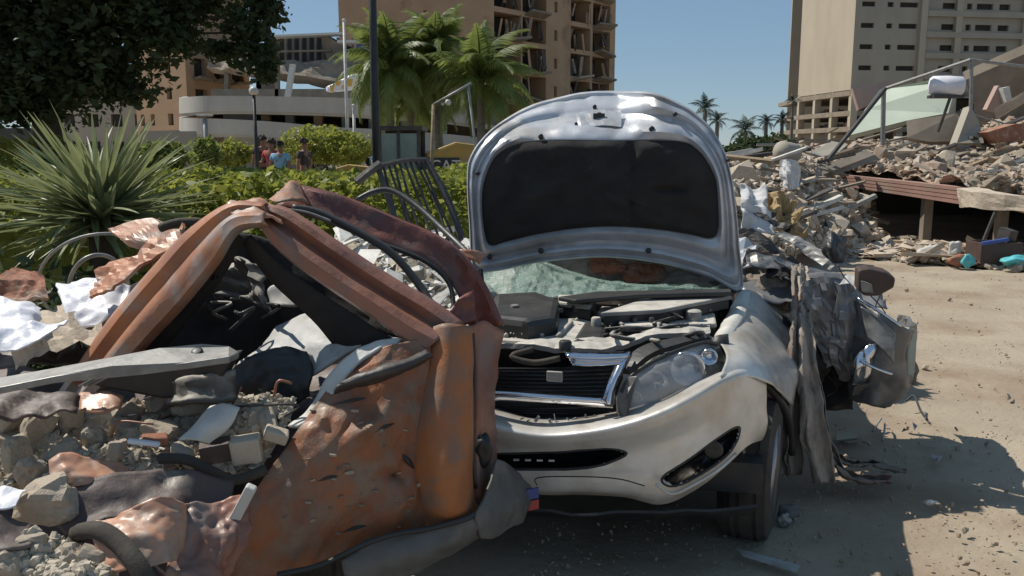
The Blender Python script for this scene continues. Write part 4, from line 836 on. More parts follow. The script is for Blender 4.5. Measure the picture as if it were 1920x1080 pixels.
person(492, 255, 22.4, M['darkc'], M['darkc'], 'person in dark clothes with a red sleeve standing left of the blue-shirted one', .6)
person(508, 261, 22.0, M['red'], M['jeans'], 'person in a red shirt between the other two by the slim lamp post', -.4, 'up')
person(524, 266, 21.5, M['blue'], M['jeans'], 'bending person with a light blue top beside the red shirt', 2.9)
person(570, 261, 21.0, M['darkc'], M['darkc'], 'person in dark clothes standing alone before the olive bush', 1.2)
# mangled gate + black hoop
mg = thing('mangled_gate', D2(W(800, 420, 7)), 'dark mangled barred gate leaning between the hedge and the raised hood', 'gate')
FA, FB, FC, FD = W(708, 312, 6.6), W(798, 300, 6.9), W(866, 446, 6.6), W(770, 540, 6.3)
for nm, a, b, r in (('top_rail', FA, FB, .022), ('side_rail', FB, FC, .03), ('bottom_rail', FC, FD, .02), ('side_rail', FA, FD, .024), ('brace', W(668, 342, 6.5), W(712, 308, 6.6), .035)):
    m = MB(); m.tube(curve([a, (a + b) / 2 + Vector((.02, 0, .02)), b], 6), r, 6); obj(nm, m, M['darksteel'], mg)
for i in range(1, 9):
    t = i / 9; a = FA.lerp(FB, t); b = FD.lerp(FC, t); m = MB(); m.tube(curve([a, (a + b) / 2 + Vector((rc.uniform(-.03, .03), rc.uniform(-.05, .05), 0)), b], 6), .011, 5); obj('bar', m, M['darksteel'], mg)
m = MB(); m.tube(curve([W(668, 376, 5.6), W(700, 360, 5.6), W(735, 358, 5.6), W(780, 385, 5.5), (W(830, 430, 5.3)), W(880, 478, 5.0), W(915, 520, 4.9)], 26), .02, 8)
obj('black_hose', m, M['black'], smooth=True, label='thick black rubber seal arching in front of the mangled gate', cat='hose')
# debris between hedge and wrecks (seen through the gap)
rows4 = [[(600, 620, 4.6), (750, 620, 4.7), (900, 640, 4.9)], [(600, 560, 5.2), (750, 560, 5.4), (900, 580, 5.6)], [(600, 470, 6.4), (750, 470, 6.6), (900, 480, 6.8)], [(600, 460, 8), (750, 460, 8), (900, 460, 8)]]
g4 = sheet(rows4, 24, 24, .15, 3, 4); obj('rubble_patch', g4, M['conc'], label='patch of debris seen through the gap under the bent roof rail', cat='rubble', kind='stuff')
scatter_stuff('patch_stones', g4.grid, 900, .02, .09, M['offwhite'], 'pale debris bits in the gap under the bent roof rail', seed=31, plank=.4)
# ================================================================== SILVER CAR
ca = R(14); NO = Vector((.1, 3.05, 0)); LV = Vector((math.cos(ca), -math.sin(ca), 0)); BV = Vector((math.sin(ca), math.cos(ca), 0))
def K(u, v, z): return NO + LV * u + BV * v + Vector((0, 0, z))
def mir(p): return p - LV * (2 * (p - NO).dot(LV))
sv = thing('silver_car', K(0, .8, 0), 'wrecked silver car facing the viewer with its hood raised', 'car')
def both(rows):   # right half given in picture points, mirrored to the other side
    r3 = [[W(*p) for p in r] for r in rows]; return [[mir(p) for p in reversed(r[1:])] + r for r in r3]
def closed(pts, n):
    P_ = [Vector((x, y, 0)) for x, y in pts]; m_ = len(P_); out = []
    for i in range(n):
        x = i / n * m_; k = int(x); u = x - k; a, b, c, d = P_[(k - 1) % m_], P_[k], P_[(k + 1) % m_], P_[(k + 2) % m_]
        out.append(.5 * ((2 * b) + (c - a) * u + (2 * a - 5 * b + 4 * c - d) * u * u + (3 * b - a - 3 * c + d) * u ** 3))
    return out
# bumper
cx = [1010, 1090, 1170, 1240, 1300, 1355, 1400, 1436]
Yc = [2.97, 2.93, 2.90, 2.89, 2.915, 2.98, 3.07, 3.2]
pys = [[786, 783, 770, 748, 722, 698, 690, 706], [792, 789, 776, 754, 728, 702, 694, 712], [812, 808, 793, 770, 742, 714, 704, 722], [826, 824, 812, 792, 766, 738, 724, 742],
       [850, 850, 845, 832, 808, 776, 752, 768], [884, 886, 884, 874, 848, 812, 786, 792], [916, 918, 920, 926, 898, 852, 816, 812], [926, 927, 931, 945, 920, 878, 836, 824]]
dY = [.17, .10, -.004, -.006, .045, .05, .06, .12]
kD = [1, 1, 1, 1, .75, .45, .25, .1]
rows = [[(cx[i] + (0, 0, 0, 0, 0, 2, -2, -8)[j] * (i == 7), pys[j][i], Yc[i] + dY[j] * kD[i]) for i in range(8)] for j in range(8)]
def pxy(p): d = Vector(p) - Vector((0, 0, CH)); f_ = d.y * CP - d.z * SP; return (960 + F * d.x / f_, 540 - F * (d.y * SP + d.z * CP) / f_)
def inpoly(x, y, P_):
    c = False; j = len(P_) - 1
    for i in range(len(P_)):
        if (P_[i][1] > y) != (P_[j][1] > y) and x < (P_[j][0] - P_[i][0]) * (y - P_[i][1]) / (P_[j][1] - P_[i][1]) + P_[i][0]: c = not c
        j = i
    return c
lo = [(820, 852, 3.13), (950, 850, 3.12), (1050, 846, 3.06), (1110, 842, 3.04), (1150, 841, 3.02), (1176, 850, 3.0), (1150, 864, 3.02), (1110, 876, 3.04), (1050, 880, 3.06), (950, 880, 3.12), (820, 880, 3.16)]
fo = [(1240, 897, 2.98), (1290, 862, 2.98), (1345, 821, 3.02), (1368, 806, 3.04), (1386, 801, 3.06), (1381, 826, 3.06), (1364, 852, 3.03), (1332, 877, 3.0), (1296, 899, 2.99), (1262, 911, 2.98)]
m = sheet(both(rows), 330, 120, .003, 2.2, 2, pix=False)
keep = []
for f in m.f:
    c_ = sum((m.v[i] for i in f), Vector()) / 4; x_, y_ = pxy(c_)
    if inpoly(x_, y_, lo) or inpoly(x_, y_, fo): continue
    keep.append(f)
m.f = keep; m_b = m; bump = obj('bumper', m, M['silver'], sv, smooth=True, solid=.006)
def inset(name, pts, mat, off=.02, par=None, th=.012, bulge=0):
    P_ = [W(x, y, yy) - BV * off for x, y, yy in pts]; c = sum(P_, Vector()) / len(P_); m = MB()
    n = len(P_); V = P_ + [p.lerp(c, .35) - BV * bulge * .6 for p in P_] + [c - BV * bulge]
    m.add(V, [(i, (i + 1) % n, n + (i + 1) % n, n + i) for i in range(n)] + [(n + i, n + (i + 1) % n, 2 * n) for i in range(n)])
    return obj(name, m, mat, par or sv, solid=th, smooth=bulge > 0)
grow = lambda P_, k_: [(sum(q[0] for q in P_) / len(P_) + (x - sum(q[0] for q in P_) / len(P_)) * k_, sum(q[1] for q in P_) / len(P_) + (y - sum(q[1] for q in P_) / len(P_)) * (k_ + .25), Y_) for x, y, Y_ in P_]
def rimtube(P_, par, r_=.006, mt_='black', nm='opening_rim'):
    C_ = closed([(q[0], q[1]) for q in P_], 60); pv = [(pxy(v_), v_) for v_ in m_b.v if v_.y < 3.6]; pts = []
    for c_ in C_:
        pts.append(min(pv, key=lambda t_: (t_[0][0] - c_.x) ** 2 + (t_[0][1] - c_.y) ** 2)[1])
    q_ = [(pts[i - 1] + pts[i] + pts[(i + 1) % 60]) / 3 for i in range(60)]; mm = MB(); mm.tube(q_, r_, 7, True); obj(nm, mm, M[mt_], par, smooth=True)
rimtube(lo, bump); rimtube(fo, bump)
inset('lower_intake', grow(lo, 1.05), M['blackglossy'], -.06, th=.02)
for i in range(4): 
    m = MB(); c = W(968 + 22 * i, 862 + i * .5, 3.05 - .012 * i) - BV * .0; m.box(c, (.022, .008, .006)); obj('plate_clip', m, M['offwhite'], sv)
fg = inset('fog_light', grow(fo, 1.15), M['blackglossy'], -.06, th=.02)
m = MB(); c = W(1338, 843, 3.03); m.lathe(c, -BV, [(0, .036), (.006, .036), (.008, .028), (.002, .004)], 20); obj('lamp', m, M['darksteel'], fg, smooth=True)
m = MB(); P_ = curve([W(x, y, yy) - BV * .05 for x, y, yy in ((1232, 898, 2.93), (1262, 916, 2.93), (1302, 899, 2.94), (1348, 871, 2.98), (1380, 842, 3.03))], 20); m.tube(P_, .006, 6); obj('fog_trim', m, M['silver'], fg, smooth=True)
# number-plate recess edge and seam lines
m = MB(); m.tube(curve([W(x, y, yy) - BV * .03 for x, y, yy in ((1010, 905, 3.01), (1012, 890, 3.01), (1090, 888, 2.97), (1160, 892, 2.935), (1210, 905, 2.91))], 20), .0025, 5); obj('seam', m, M['black'], sv)
# grille cavity
m = sheet([[(820, 690, 3.28), (940, 690, 3.24), (1060, 688, 3.2), (1165, 670, 3.18)], [(820, 740, 3.26), (940, 745, 3.22), (1060, 745, 3.18), (1170, 735, 3.14)], [(820, 800, 3.22), (940, 800, 3.2), (1060, 800, 3.16), (1175, 785, 3.1)]], 20, 8, .01, 4, 1); gr = obj('grille', m, M['liner'], sv, solid=.02)
for i in range(7):
    y = 694 + i * 7.2; m = MB(); w = 1150 - i * 2.5; m.tube(curve([W(840, y, 3.22), W(950, y + 2, 3.19), W(1060, y + 3, 3.15), W(w, y - 1 + i * .6, 3.12)], 12), .0045, 5); obj('slat', m, M['blackglossy'], gr)
for i in range(3):
    y = 766 + i * 9; m = MB(); m.tube(curve([W(840, y, 3.21), W(950, y, 3.19), W(1060, y, 3.15), W(1150, y - 4, 3.12)], 12), .004, 5); obj('slat', m, M['blackglossy'], gr)
m = sheet([[(820, 728, 3.14), (935, 731, 3.11), (1040, 738, 3.07), (1142, 745, 3.03)], [(820, 736, 3.10), (935, 739, 3.07), (1040, 746, 3.03), (1140, 752, 2.99)], [(820, 746, 3.13), (935, 750, 3.10), (1040, 757, 3.06), (1150, 764, 3.02)]], 24, 8, .002, 5, 1); obj('chrome_bar', m, M['chrome'], gr, smooth=True, solid=.006)
m = sheet([[(1128, 752, 2.985), (1140, 758, 2.965), (1150, 760, 2.985)], [(1138, 720, 3.01), (1148, 724, 2.985), (1155, 726, 3.01)], [(1152, 685, 3.05), (1164, 687, 3.025), (1172, 690, 3.05)], [(1162, 664, 3.09), (1175, 664, 3.07), (1184, 667, 3.09)]], 8, 20, .002, 5, 1); obj('chrome_bar', m, M['chrome'], gr, smooth=True, solid=.006)
m = sheet([[(1058, 660, 3.13), (1110, 662, 3.1), (1182, 658, 3.08)], [(1062, 668, 3.09), (1110, 670, 3.06), (1178, 667, 3.04)], [(1068, 675, 3.1), (1110, 677, 3.07), (1172, 674, 3.05)], [(1072, 684, 3.08), (1110, 686, 3.05), (1166, 683, 3.03)]], 20, 12, .004, 6, 1); obj('chrome_bar', m, M['chrome'], gr, smooth=True, solid=.006)
m = MB(); c = W(1040, 706, 3.05); m.box(c, (.06, .01, .04), (0, 0, -.25)); obj('grille_light_spot', m, M['dustgrey'], gr, bevel=.004)  # pale box stands in for a light spot seen through the grille
# cracked dirt on bumper top
gm = [rmesh(d, M['dustgrey'], 'shard') for d in ROCKS[:4]]
for i in range(14):
    place('shard', rc.choice(gm), W(960 + i * 17 + rc.uniform(-5, 5), 788 - (i / 14) ** 2 * 12 + rc.uniform(-3, 2), 3.06), (rc.uniform(.012, .03), .012, .006), rot3(rc), None, None, parent=sv)
# headlight
hl = [(1170, 772, 3.03), (1168, 728, 3.05), (1184, 700, 3.07), (1225, 672, 3.1), (1275, 650, 3.16), (1322, 636, 3.24), (1346, 640, 3.3), (1360, 668, 3.3), (1348, 702, 3.18), (1300, 724, 3.1), (1240, 750, 3.06)]
hd = inset('headlight', hl, M['lens'], .05, th=.004, bulge=.07)
hb = [(x, y, Y + .06) for x, y, Y in hl]; inset('housing', hb, M['steel'], .0, par=hd, th=.01)
for (px, py, r) in ((1225, 722, .06), (1290, 690, .065), (1190, 745, .03), (1330, 668, .03)):
    m = MB(); c = W(px, py, 3.14); m.lathe(c + BV * .03, -BV, [(0, r * .5), (.01, r), (.05, r * 1.05), (.051, r * .92), (.02, r * .5), (.018, .005)], 20); obj('reflector_bowl', m, M['chrome'], hd, smooth=True)
m = MB(); P_ = curve([W(x, y, Y) - BV * .055 for x, y, Y in hl[1:7]], 20); m.tube(P_, .007, 6); obj('lens_rim', m, M['black'], hd, smooth=True)
m = MB(); P_ = [W(x, y, Y) - BV * .055 for x, y, Y in ((1172, 700, 3.07), (1158, 740, 3.05), (1160, 778, 3.03), (1178, 782, 3.0), (1180, 730, 3.0), (1196, 700, 3.05))]; m.prism(P_, BV * .03); obj('headlight_surround', m, M['dustplastic'], sv)
# mirrored far headlight
P_ = [mir(W(x, y, Y) - BV * .03) for x, y, Y in hl]; m = MB(); n = len(P_); c = sum(P_, Vector()) / n; m.add(P_ + [c - BV * .06], [(i, (i + 1) % n, n) for i in range(n)]); obj('headlight', m, M['lens'], sv, solid=.01)
m = MB(); c = W(1350, 655, 3.33); v, f = rock_verts(3, 2, 1, 1, 1, False); m.add([c + Vector((q.x * .05, q.y * .05, q.z * .065)) for q in v], f); obj('dark_gap_blob', m, M['black'], sv, smooth=True)  # black blob stands in for the dark gap beside the headlight
# black gasket above headlight
m = sheet([[(1160, 690, 3.1), (1200, 655, 3.16), (1260, 638, 3.22), (1320, 630, 3.3)], [(1180, 700, 3.05), (1220, 668, 3.1), (1275, 648, 3.17), (1325, 637, 3.26)]], 20, 4, .005, 5, 1); obj('headlight_gasket', m, M['black'], sv, solid=.02)
# fender
rows = [[(1404, 546, 4.35), (1428, 552, 4.42), (1468, 580, 4.5), (1496, 600, 4.55)], [(1382, 590, 3.95), (1420, 598, 4.0), (1462, 620, 4.1), (1496, 640, 4.2)], [(1350, 632, 3.42), (1400, 636, 3.5), (1455, 655, 3.75), (1498, 680, 3.95)],
        [(1362, 668, 3.12), (1402, 672, 3.18), (1448, 690, 3.38), (1494, 716, 3.75)], [(1350, 706, 2.985), (1400, 706, 3.06), (1446, 722, 3.2), (1484, 760, 3.6)]]
m = sheet(rows, 26, 30, .007, 4, 5); obj('fender', m, M['silver'], sv, smooth=True, solid=.004)
rows = [[(1384, 550, 4.38), (1396, 545, 4.36), (1408, 546, 4.36)], [(1366, 588, 3.98), (1384, 584, 3.95), (1398, 590, 3.95)], [(1336, 640, 3.45), (1352, 632, 3.42), (1366, 640, 3.42)]]
m = sheet(rows, 8, 20, .006, 6, 5); obj('fender_ledge', m, M['offwhite'], sv, smooth=True, solid=.012)  # off-white puts sunlight on the silver ledge into the colour
m = MB(); m.tube(curve([W(*p) for p in ((1392, 702, 3.18), (1425, 712, 3.3), (1450, 735, 3.42), (1470, 765, 3.55), (1480, 800, 3.66), (1484, 850, 3.74))], 24), .018, 7); obj('arch_lip', m, M['black'], sv, smooth=True)
# other fender (far side)
rws = [[mir(W(*p)) for p in r] for r in [[(1404, 546, 4.35), (1428, 552, 4.42), (1496, 600, 4.55)], [(1350, 632, 3.42), (1400, 636, 3.5), (1498, 680, 3.95)], [(1356, 700, 3.12), (1400, 700, 3.22), (1484, 760, 3.68)]]]
m = sheet(rws, 16, 16, .03, 5, 9, pix=False); obj('fender', m, M['silver'], sv, smooth=True, solid=.004)
# wheels
def wheel(c, r=.3, w=.2, turn=.12, par=sv):
    ax = (LV + BV * turn).normalized(); m = MB()
    prof = [(-w / 2, r * .62), (-w / 2 - .004, r * .8), (-w / 2 + .012, r * .96), (-w * .3, r), (-w * .29, r * .975), (-w * .24, r * .975), (-w * .23, r * 1.0), (-.03, r), (-.028, r * .975), (-.012, r * .975), (-.01, r), (w * .2, r), (w * .21, r * .975), (w * .27, r * .975), (w * .28, r), (w / 2 - .012, r * .96), (w / 2 + .004, r * .8), (w / 2, r * .62)]
    m.lathe(c, ax, prof, 56); t = obj('wheel', m, M['rubber'], par, smooth=True, auto=50)
    m = MB(); m.lathe(c, ax, [(w / 2 - .05, r * .15), (w / 2 - .04, r * .6), (w / 2 + .002, r * .64)], 30); m.lathe(c, ax, [(w / 2 - .045, .05), (w / 2 - .01, .05)], 14); obj('rim', m, M['rim'], t, smooth=True)
    for k in range(8):
        u = ax.orthogonal().normalized(); q = Matrix.Rotation(k * math.pi / 4, 3, ax) @ u; m = MB(); m.tube([c + ax * (w / 2 - .02) + q * .04, c + ax * (w / 2 - .02) + q * r * .6], .012, 5); obj('spoke', m, M['rim'], t)
wheel(K(.79, .62, .27), .3, .2, -.15); wheel(K(-.74, .66, .28), .3, .2, .1); wheel(K(.74, 3.1, .27), .29); wheel(K(-.74, 3.1, .27), .29)
m = MB(); m.prism([K(-.8, .15, .42), K(.82, .25, .42), K(.8, 3.6, .4), K(-.8, 3.6, .4)], (0, 0, -.12)); obj('underbody', m, M['black'], sv)
m = sheet([[K(-.78, .1, .28), K(0, .02, .24), K(.8, .12, .3)], [K(-.7, .3, .18), K(0, .2, .15), K(.72, .3, .18)]], 20, 6, .02, 5, 3, pix=False); obj('splash_shield', m, M['black'], sv, solid=.01)
m = sheet([[K(.55, .35, .6), K(.55, .7, .68), K(.55, 1.1, .6)], [K(.58, .3, .3), K(.58, .7, .3), K(.58, 1.1, .3)]], 16, 8, .02, 5, 3, pix=False); obj('wheel_well', m, M['black'], sv, solid=.01)
# engine bay parts
def ebox(name, pts, z, th, mat, bev=.012, rough=0):
    m = MB(); P_ = [G(x, y, z) for x, y in pts]
    if mat == 'black': m.prism([p - Vector((0, 0, th)) for p in P_], (0, 0, th)); return obj(name, m, M[mat], sv, bevel=bev)
    t_ = min(.025, th * .5); c = sum(P_, Vector()) / len(P_); m.prism([p - Vector((0, 0, t_)) for p in P_], (0, 0, t_)); o = obj(name, m, M[mat], sv, bevel=min(bev, t_ * .4))
    m = MB(); m.prism([p.lerp(c, .05) - Vector((0, 0, th + t_)) for p in P_], (0, 0, th - .002)); obj('casing', m, M['black'], o); return o  # black bodies put the dark of the gaps into the colour
m = MB(); m.prism([K(-.72, .3, .45), K(.7, .3, .45), K(.7, 1.45, .5), K(-.72, 1.45, .5)], (0, 0, .03)); obj('dark_bay_sheet', m, M['black'], sv)  # black sheet added to keep the engine bay cavity dark
ebox('air_filter_box', [(918, 592), (925, 550), (1010, 545), (1050, 560), (1045, 592), (990, 600)], .93, .25, 'black', .03)
ebox('cowl_vent', [(1048, 566), (1046, 552), (1120, 552), (1108, 572)], .92, .1, 'dustgrey')
e1 = ebox('engine_cover', [(922, 636), (935, 598), (1085, 596), (1110, 602), (1092, 634), (1000, 640)], .85, .14, 'dustgrey', .02)
for i in range(4):
    m = MB(); a = G(948 + i * 33, 630, .857); b = G(972 + i * 33, 605, .857); m.tube([a, b], .012, 6); obj('rib', m, M['dustgrey'], e1, smooth=True)
ebox('engine_block', [(1070, 640), (1096, 600), (1140, 604), (1132, 640)], .86, .2, 'black', .02)
ebox('battery', [(1160, 612), (1172, 590), (1246, 588), (1236, 612)], .87, .18, 'dustgrey', .008)
ebox('battery_tray', [(1155, 622), (1160, 614), (1240, 614), (1236, 624)], .82, .1, 'dustgrey', .006)
ebox('fuse_box', [(1248, 608), (1266, 588), (1340, 585), (1344, 606)], .85, .12, 'dustgrey', .01)
ebox('relay_cover', [(1120, 584), (1128, 574), (1200, 576), (1192, 586)], .88, .06, 'dustgrey', .006)
ebox('wiper_cowl', [(1125, 586), (1200, 562), (1260, 554), (1360, 548), (1372, 554), (1240, 580)], .92, .04, 'dustgrey', .006)
ebox('wiper_cowl', [(1046, 556), (1120, 546), (1370, 541), (1372, 547), (1200, 552), (1080, 562)], .95, .02, 'black', .006)
m = sheet([[(860, 634, 3.42), (960, 640, 3.36), (1060, 642, 3.32), (1150, 636, 3.32), (1230, 622, 3.36), (1330, 618, 3.5)], [(860, 652, 3.3), (960, 652, 3.26), (1060, 658, 3.2), (1140, 656, 3.18), (1225, 634, 3.26), (1330, 630, 3.42)]], 40, 8, .02, 6, 4); obj('radiator_support', m, M['dustgrey'], sv, solid=.02)
m = sheet([[(925, 598, 3.55), (960, 600, 3.53), (1000, 598, 3.52)], [(925, 612, 3.45), (955, 614, 3.43), (985, 606, 3.45)]], 12, 6, .02, 6, 4); obj('hose_bracket', m, M['dustplastic'], sv, solid=.02)
for i, pts in enumerate([[(1130, 600, 3.75), (1150, 585, 3.8), (1148, 615, 3.6), (1165, 630, 3.5)], [(1000, 655, 3.2), (960, 668, 3.18), (1000, 680, 3.16), (1050, 672, 3.14)], [(1240, 610, 3.6), (1290, 618, 3.55), (1320, 628, 3.45), (1340, 640, 3.4)], [(1090, 640, 3.4), (1130, 630, 3.4), (1160, 620, 3.45)], [(1200, 625, 3.4), (1250, 612, 3.5), (1290, 608, 3.6)]]):
    m = MB(); m.tube(curve([W(*p) for p in pts], 16), .014 - .002 * i, 7); obj('hose', m, M['rubber' if i % 2 else 'dustplastic'], sv, smooth=True)
for i, (x, y, z, r_, h_, mt_) in enumerate([(1010, 614, .87, .03, .03, 'black'), (1118, 606, .87, .022, .04, 'dustgrey'), (1190, 598, .885, .012, .02, 'darksteel'), (1222, 598, .885, .012, .02, 'darksteel'), (1300, 596, .86, .035, .05, 'dustgrey'), (1080, 575, .9, .03, .03, 'black'), (1060, 646, .86, .025, .03, 'black'), (965, 572, .94, .02, .015, 'dustplastic')]):
    m = MB(); c = G(x, y, z); m.lathe(c - Vector((0, 0, .02)), (0, 0, 1), [(0, r_), (h_, r_), (h_ + .006, r_ * .8), (h_ + .007, r_ * .3)], 14); obj('cap', m, M[mt_], sv, smooth=True, auto=40)
for i in range(7):
    x, y = rc.uniform(960, 1280), rc.uniform(575, 635); pts = [G(x, y, .88)]
    for k in range(4): x += rc.uniform(-10, 40); y += rc.uniform(-9, 9); pts.append(G(x, min(640, max(565, y)), .875 + rc.uniform(-.02, .04)))
    m = MB(); m.tube(curve(pts, 18), rc.choice([.004, .006, .009]), 6); obj('wire', m, M[rc.choice(['black', 'black', 'dustplastic'])], sv, smooth=True)
g5 = [[G(940, 640, .87), G(1340, 640, .87)], [G(960, 570, .87), G(1350, 560, .87)]]
scatter_stuff('grit', g5, 50, .004, .012, M['dustgrey'], None, seed=44, parent=sv)
# windscreen and dashboard
m = sheet([[(900, 545, 4.6), (1000, 556, 4.5), (1100, 556, 4.46), (1230, 548, 4.5), (1370, 545, 4.7)], [(905, 520, 4.8), (1000, 525, 4.7), (1090, 535, 4.62), (1230, 540, 4.6), (1370, 540, 4.8)], [(912, 470, 5.0), (990, 480, 4.95), (1070, 510, 4.85), (1150, 530, 4.75), (1230, 536, 4.7)]], 50, 16, .03, 6, 4); obj('windscreen', m, M['glassg'], sv, solid=.008)
m = MB(); m.tube(curve([W(*p) for p in ((1010, 490, 4.9), (1035, 500, 4.85), (1090, 520, 4.75), (1150, 533, 4.65), (1230, 540, 4.58), (1350, 546, 4.6))], 40), .016, 7); obj('glass_edge', m, M['glassg'], sv, smooth=True)
m = sheet([[(900, 552, 4.9), (1050, 555, 4.9), (1200, 553, 4.9), (1390, 552, 5.0)], [(900, 500, 5.3), (1050, 500, 5.3), (1200, 500, 5.3), (1390, 505, 5.4)], [(900, 450, 5.9), (1050, 440, 5.9), (1200, 440, 5.9), (1390, 450, 6)]], 30, 24, .08, 3, 4); obj('dashboard', m, M['offwhite'], sv, solid=.02)
for (a, b, c, d) in ((1110, 488, 1170, 512), (1168, 500, 1245, 526)):
    m = sheet([[(a, b, 5.16), ((a + c) / 2, b - 3, 5.16), (c, b + 2, 5.16)], [(a - 5, (b + d) / 2, 5.05), ((a + c) / 2, (b + d) / 2, 5.03), (c + 4, (b + d) / 2, 5.05)], [(a + 8, d, 4.98), ((a + c) / 2, d + 3, 4.98), (c - 3, d, 4.98)]], 12, 10, .04, 9, 3); obj('torn_seat', m, M['brick'], sv, solid=.02)
# crushed cabin behind
rows = [[K(-.75, 1.75, 1.05), K(-.3, 1.9, 1.18), K(.3, 1.9, 1.1), K(.8, 1.8, .98)], [K(-.75, 2.5, 1.1), K(-.3, 2.5, 1.22), K(.3, 2.5, 1.05), K(.8, 2.5, .95)], [K(-.75, 3.3, .95), K(-.3, 3.3, 1.0), K(.3, 3.3, .95), K(.8, 3.3, .9)], [K(-.75, 3.9, .7), K(-.3, 3.95, .75), K(.3, 3.95, .75), K(.8, 3.9, .7)]]
m = sheet(rows, 30, 30, .16, 2.6, 6, pix=False); obj('roof', m, M['silver_in'], sv, solid=.01)
for s in (-1, 1):
    m = sheet([[K(s * .78, 1.9, .95), K(s * .8, 2.8, .9), K(s * .78, 3.9, .75)], [K(s * .84, 1.9, .6), K(s * .86, 2.8, .6), K(s * .8, 3.9, .5)], [K(s * .78, 1.9, .25), K(s * .8, 2.8, .25), K(s * .76, 3.9, .3)]], 30, 16, .14, 2.6, 7 + s, pix=False); obj('side_panel', m, M['silver_in'], sv, solid=.01)
m = sheet([[K(-.78, 3.9, .75), K(0, 4.0, .78), K(.78, 3.9, .75)], [K(-.76, 4.0, .3), K(0, 4.1, .3), K(.76, 4.0, .3)]], 20, 10, .06, 3, 3, pix=False); obj('tailgate', m, M['silver_in'], sv, solid=.01)
# hood
HO = [(888, 502), (880, 420), (876, 335), (884, 290), (920, 244), (985, 202), (1050, 182), (1110, 172), (1170, 171), (1222, 174), (1268, 190), (1310, 216), (1348, 262), (1368, 318), (1380, 390), (1386, 460), (1390, 545), (1330, 520), (1240, 494), (1130, 482), (1010, 492), (930, 508)]
LI = [(918, 458), (907, 420), (905, 365), (912, 330), (932, 292), (975, 270), (1040, 264), (1110, 264), (1170, 264), (1235, 264), (1285, 268), (1310, 284), (1328, 308), (1342, 340), (1346, 385), (1346, 430), (1332, 446), (1290, 438), (1220, 428), (1130, 424), (1030, 434), (950, 452)]
def hY(px, py):   # hood stands up, its top folds back
    t = (500 - py) / 330.0; sr = max(0, min(1, (px - 1150) / 90.0)); sr = sr * sr * (3 - 2 * sr); y = 4.42 - .10 * math.sin(max(0, min(1, t)) * math.pi) + (max(0, 262 - py) / 90.0) * (.30 - .26 * sr)
    return y - (px - 1130) / 255.0 * .11 + .05 * ((px - 1130) / 255.0) ** 2
n = 176; O_ = closed(HO, n); I_ = closed(LI, n); hood_m = MB(); vs = []
prof = [(0, .05), (0, .012), (.03, -.004), (.08, .012), (.13, .012), (.18, -.006), (.28, -.012), (.36, .0), (.44, .022), (.56, .024), (.64, .0), (.72, -.012), (.82, -.012), (.9, .004), (.96, .014), (1, .02)]
for (t, off) in prof:
    for i in range(n):
        q = O_[i].lerp(I_[i], t); y = hY(q.x, q.y); p = W(q.x, q.y, y + off)
        cr1 = crumple(Vector((q.x * .007, q.y * .011, 0)), 1.0, 3); amp = .007 + .028 * max(0, min(1, (290 - q.y) / 70.0))
        p += Vector((0, -1, .25)) * amp * cr1; vs.append(p)
k = len(prof)
hood_m.add(vs, [(j * n + i, j * n + (i + 1) % n, (j + 1) * n + (i + 1) % n, (j + 1) * n + i) for j in range(k - 1) for i in range(n)])
hood = obj('hood', hood_m, M['silver_in'], sv, smooth=True, solid=.004, auto=38)
# liner
m = MB(); vs = []; rings = 14; cxy = Vector((1130, 350, 0))
for j in range(rings):
    t = j / (rings - 1) * .985
    for i in range(n):
        q = I_[i].lerp(cxy, t); edge_ = min(1, t * 9); y = hY(q.x, q.y) + .012 - .022 * edge_ + .03 * crumple(Vector((q.x * .012, q.y * .012, 1)), 1.0, 8) * edge_
        y += .03 * math.exp(-((q.x - 1185) / 9.0) ** 2) * edge_ + .03 * math.exp(-((q.y - 356) / 6.0) ** 2) * (1 if 1215 < q.x < 1280 else 0)
        vs.append(W(q.x, q.y, y - .004))
m.add(vs, [(j * n + i, j * n + (i + 1) % n, (j + 1) * n + (i + 1) % n, (j + 1) * n + i) for j in range(rings - 1) for i in range(n)] + [tuple((rings - 1) * n + i for i in range(n))])
obj('hood_liner', m, M['liner'], hood, smooth=True)
# outer skin
m = MB(); vs = []
for j in range(10):
    t = j / 9 * .985
    for i in range(n):
        q = O_[i].lerp(Vector((1130, 340, 0)), t); vs.append(W(q.x, q.y, hY(q.x, q.y) + .05 + .05 * (t ** .5) + .02 * crumple(Vector((q.x * .01, q.y * .01, 4)), 1, 2)))
m.add(vs, [(j * n + i, j * n + (i + 1) % n, (j + 1) * n + (i + 1) % n, (j + 1) * n + i) for j in range(9) for i in range(n)] + [tuple(9 * n + i for i in range(n))])
obj('outer_skin', m, M['silver'], hood, smooth=True, solid=.003)
for (px, py, r) in ((1123, 219, .022), (1222, 242, .014), (1014, 256, .013), (895, 325, .01), (1266, 214, .01), (1014, 470, .014), (1216, 470, .014), (918, 482, .014), (1366, 300, .008), (1115, 200, .01), (1080, 232, .008)):
    m = MB(); y = hY(px, py); m.lathe(W(px, py, y - .015), (0, -1, .1), [(-.02, r), (.005, r * 1.05), (.008, r * .75)], 14); obj('mounting_hole', m, M['black'], hood, smooth=True)
m = sheet([[(1080, 214, hY(1080, 214) - .012), (1120, 206, hY(1120, 206) - .02), (1165, 210, hY(1165, 210) - .012)], [(1085, 240, hY(1085, 240) - .012), (1125, 236, hY(1125, 236) - .02), (1165, 238, hY(1165, 238) - .012)]], 16, 8, .01, 6, 3); obj('latch_plate', m, M['silver_in'], hood, solid=.004)
m = MB(); m.box(W(1123, 219, hY(1123, 219) - .035), (.06, .01, .035)); obj('latch_slot', m, M['black'], hood)
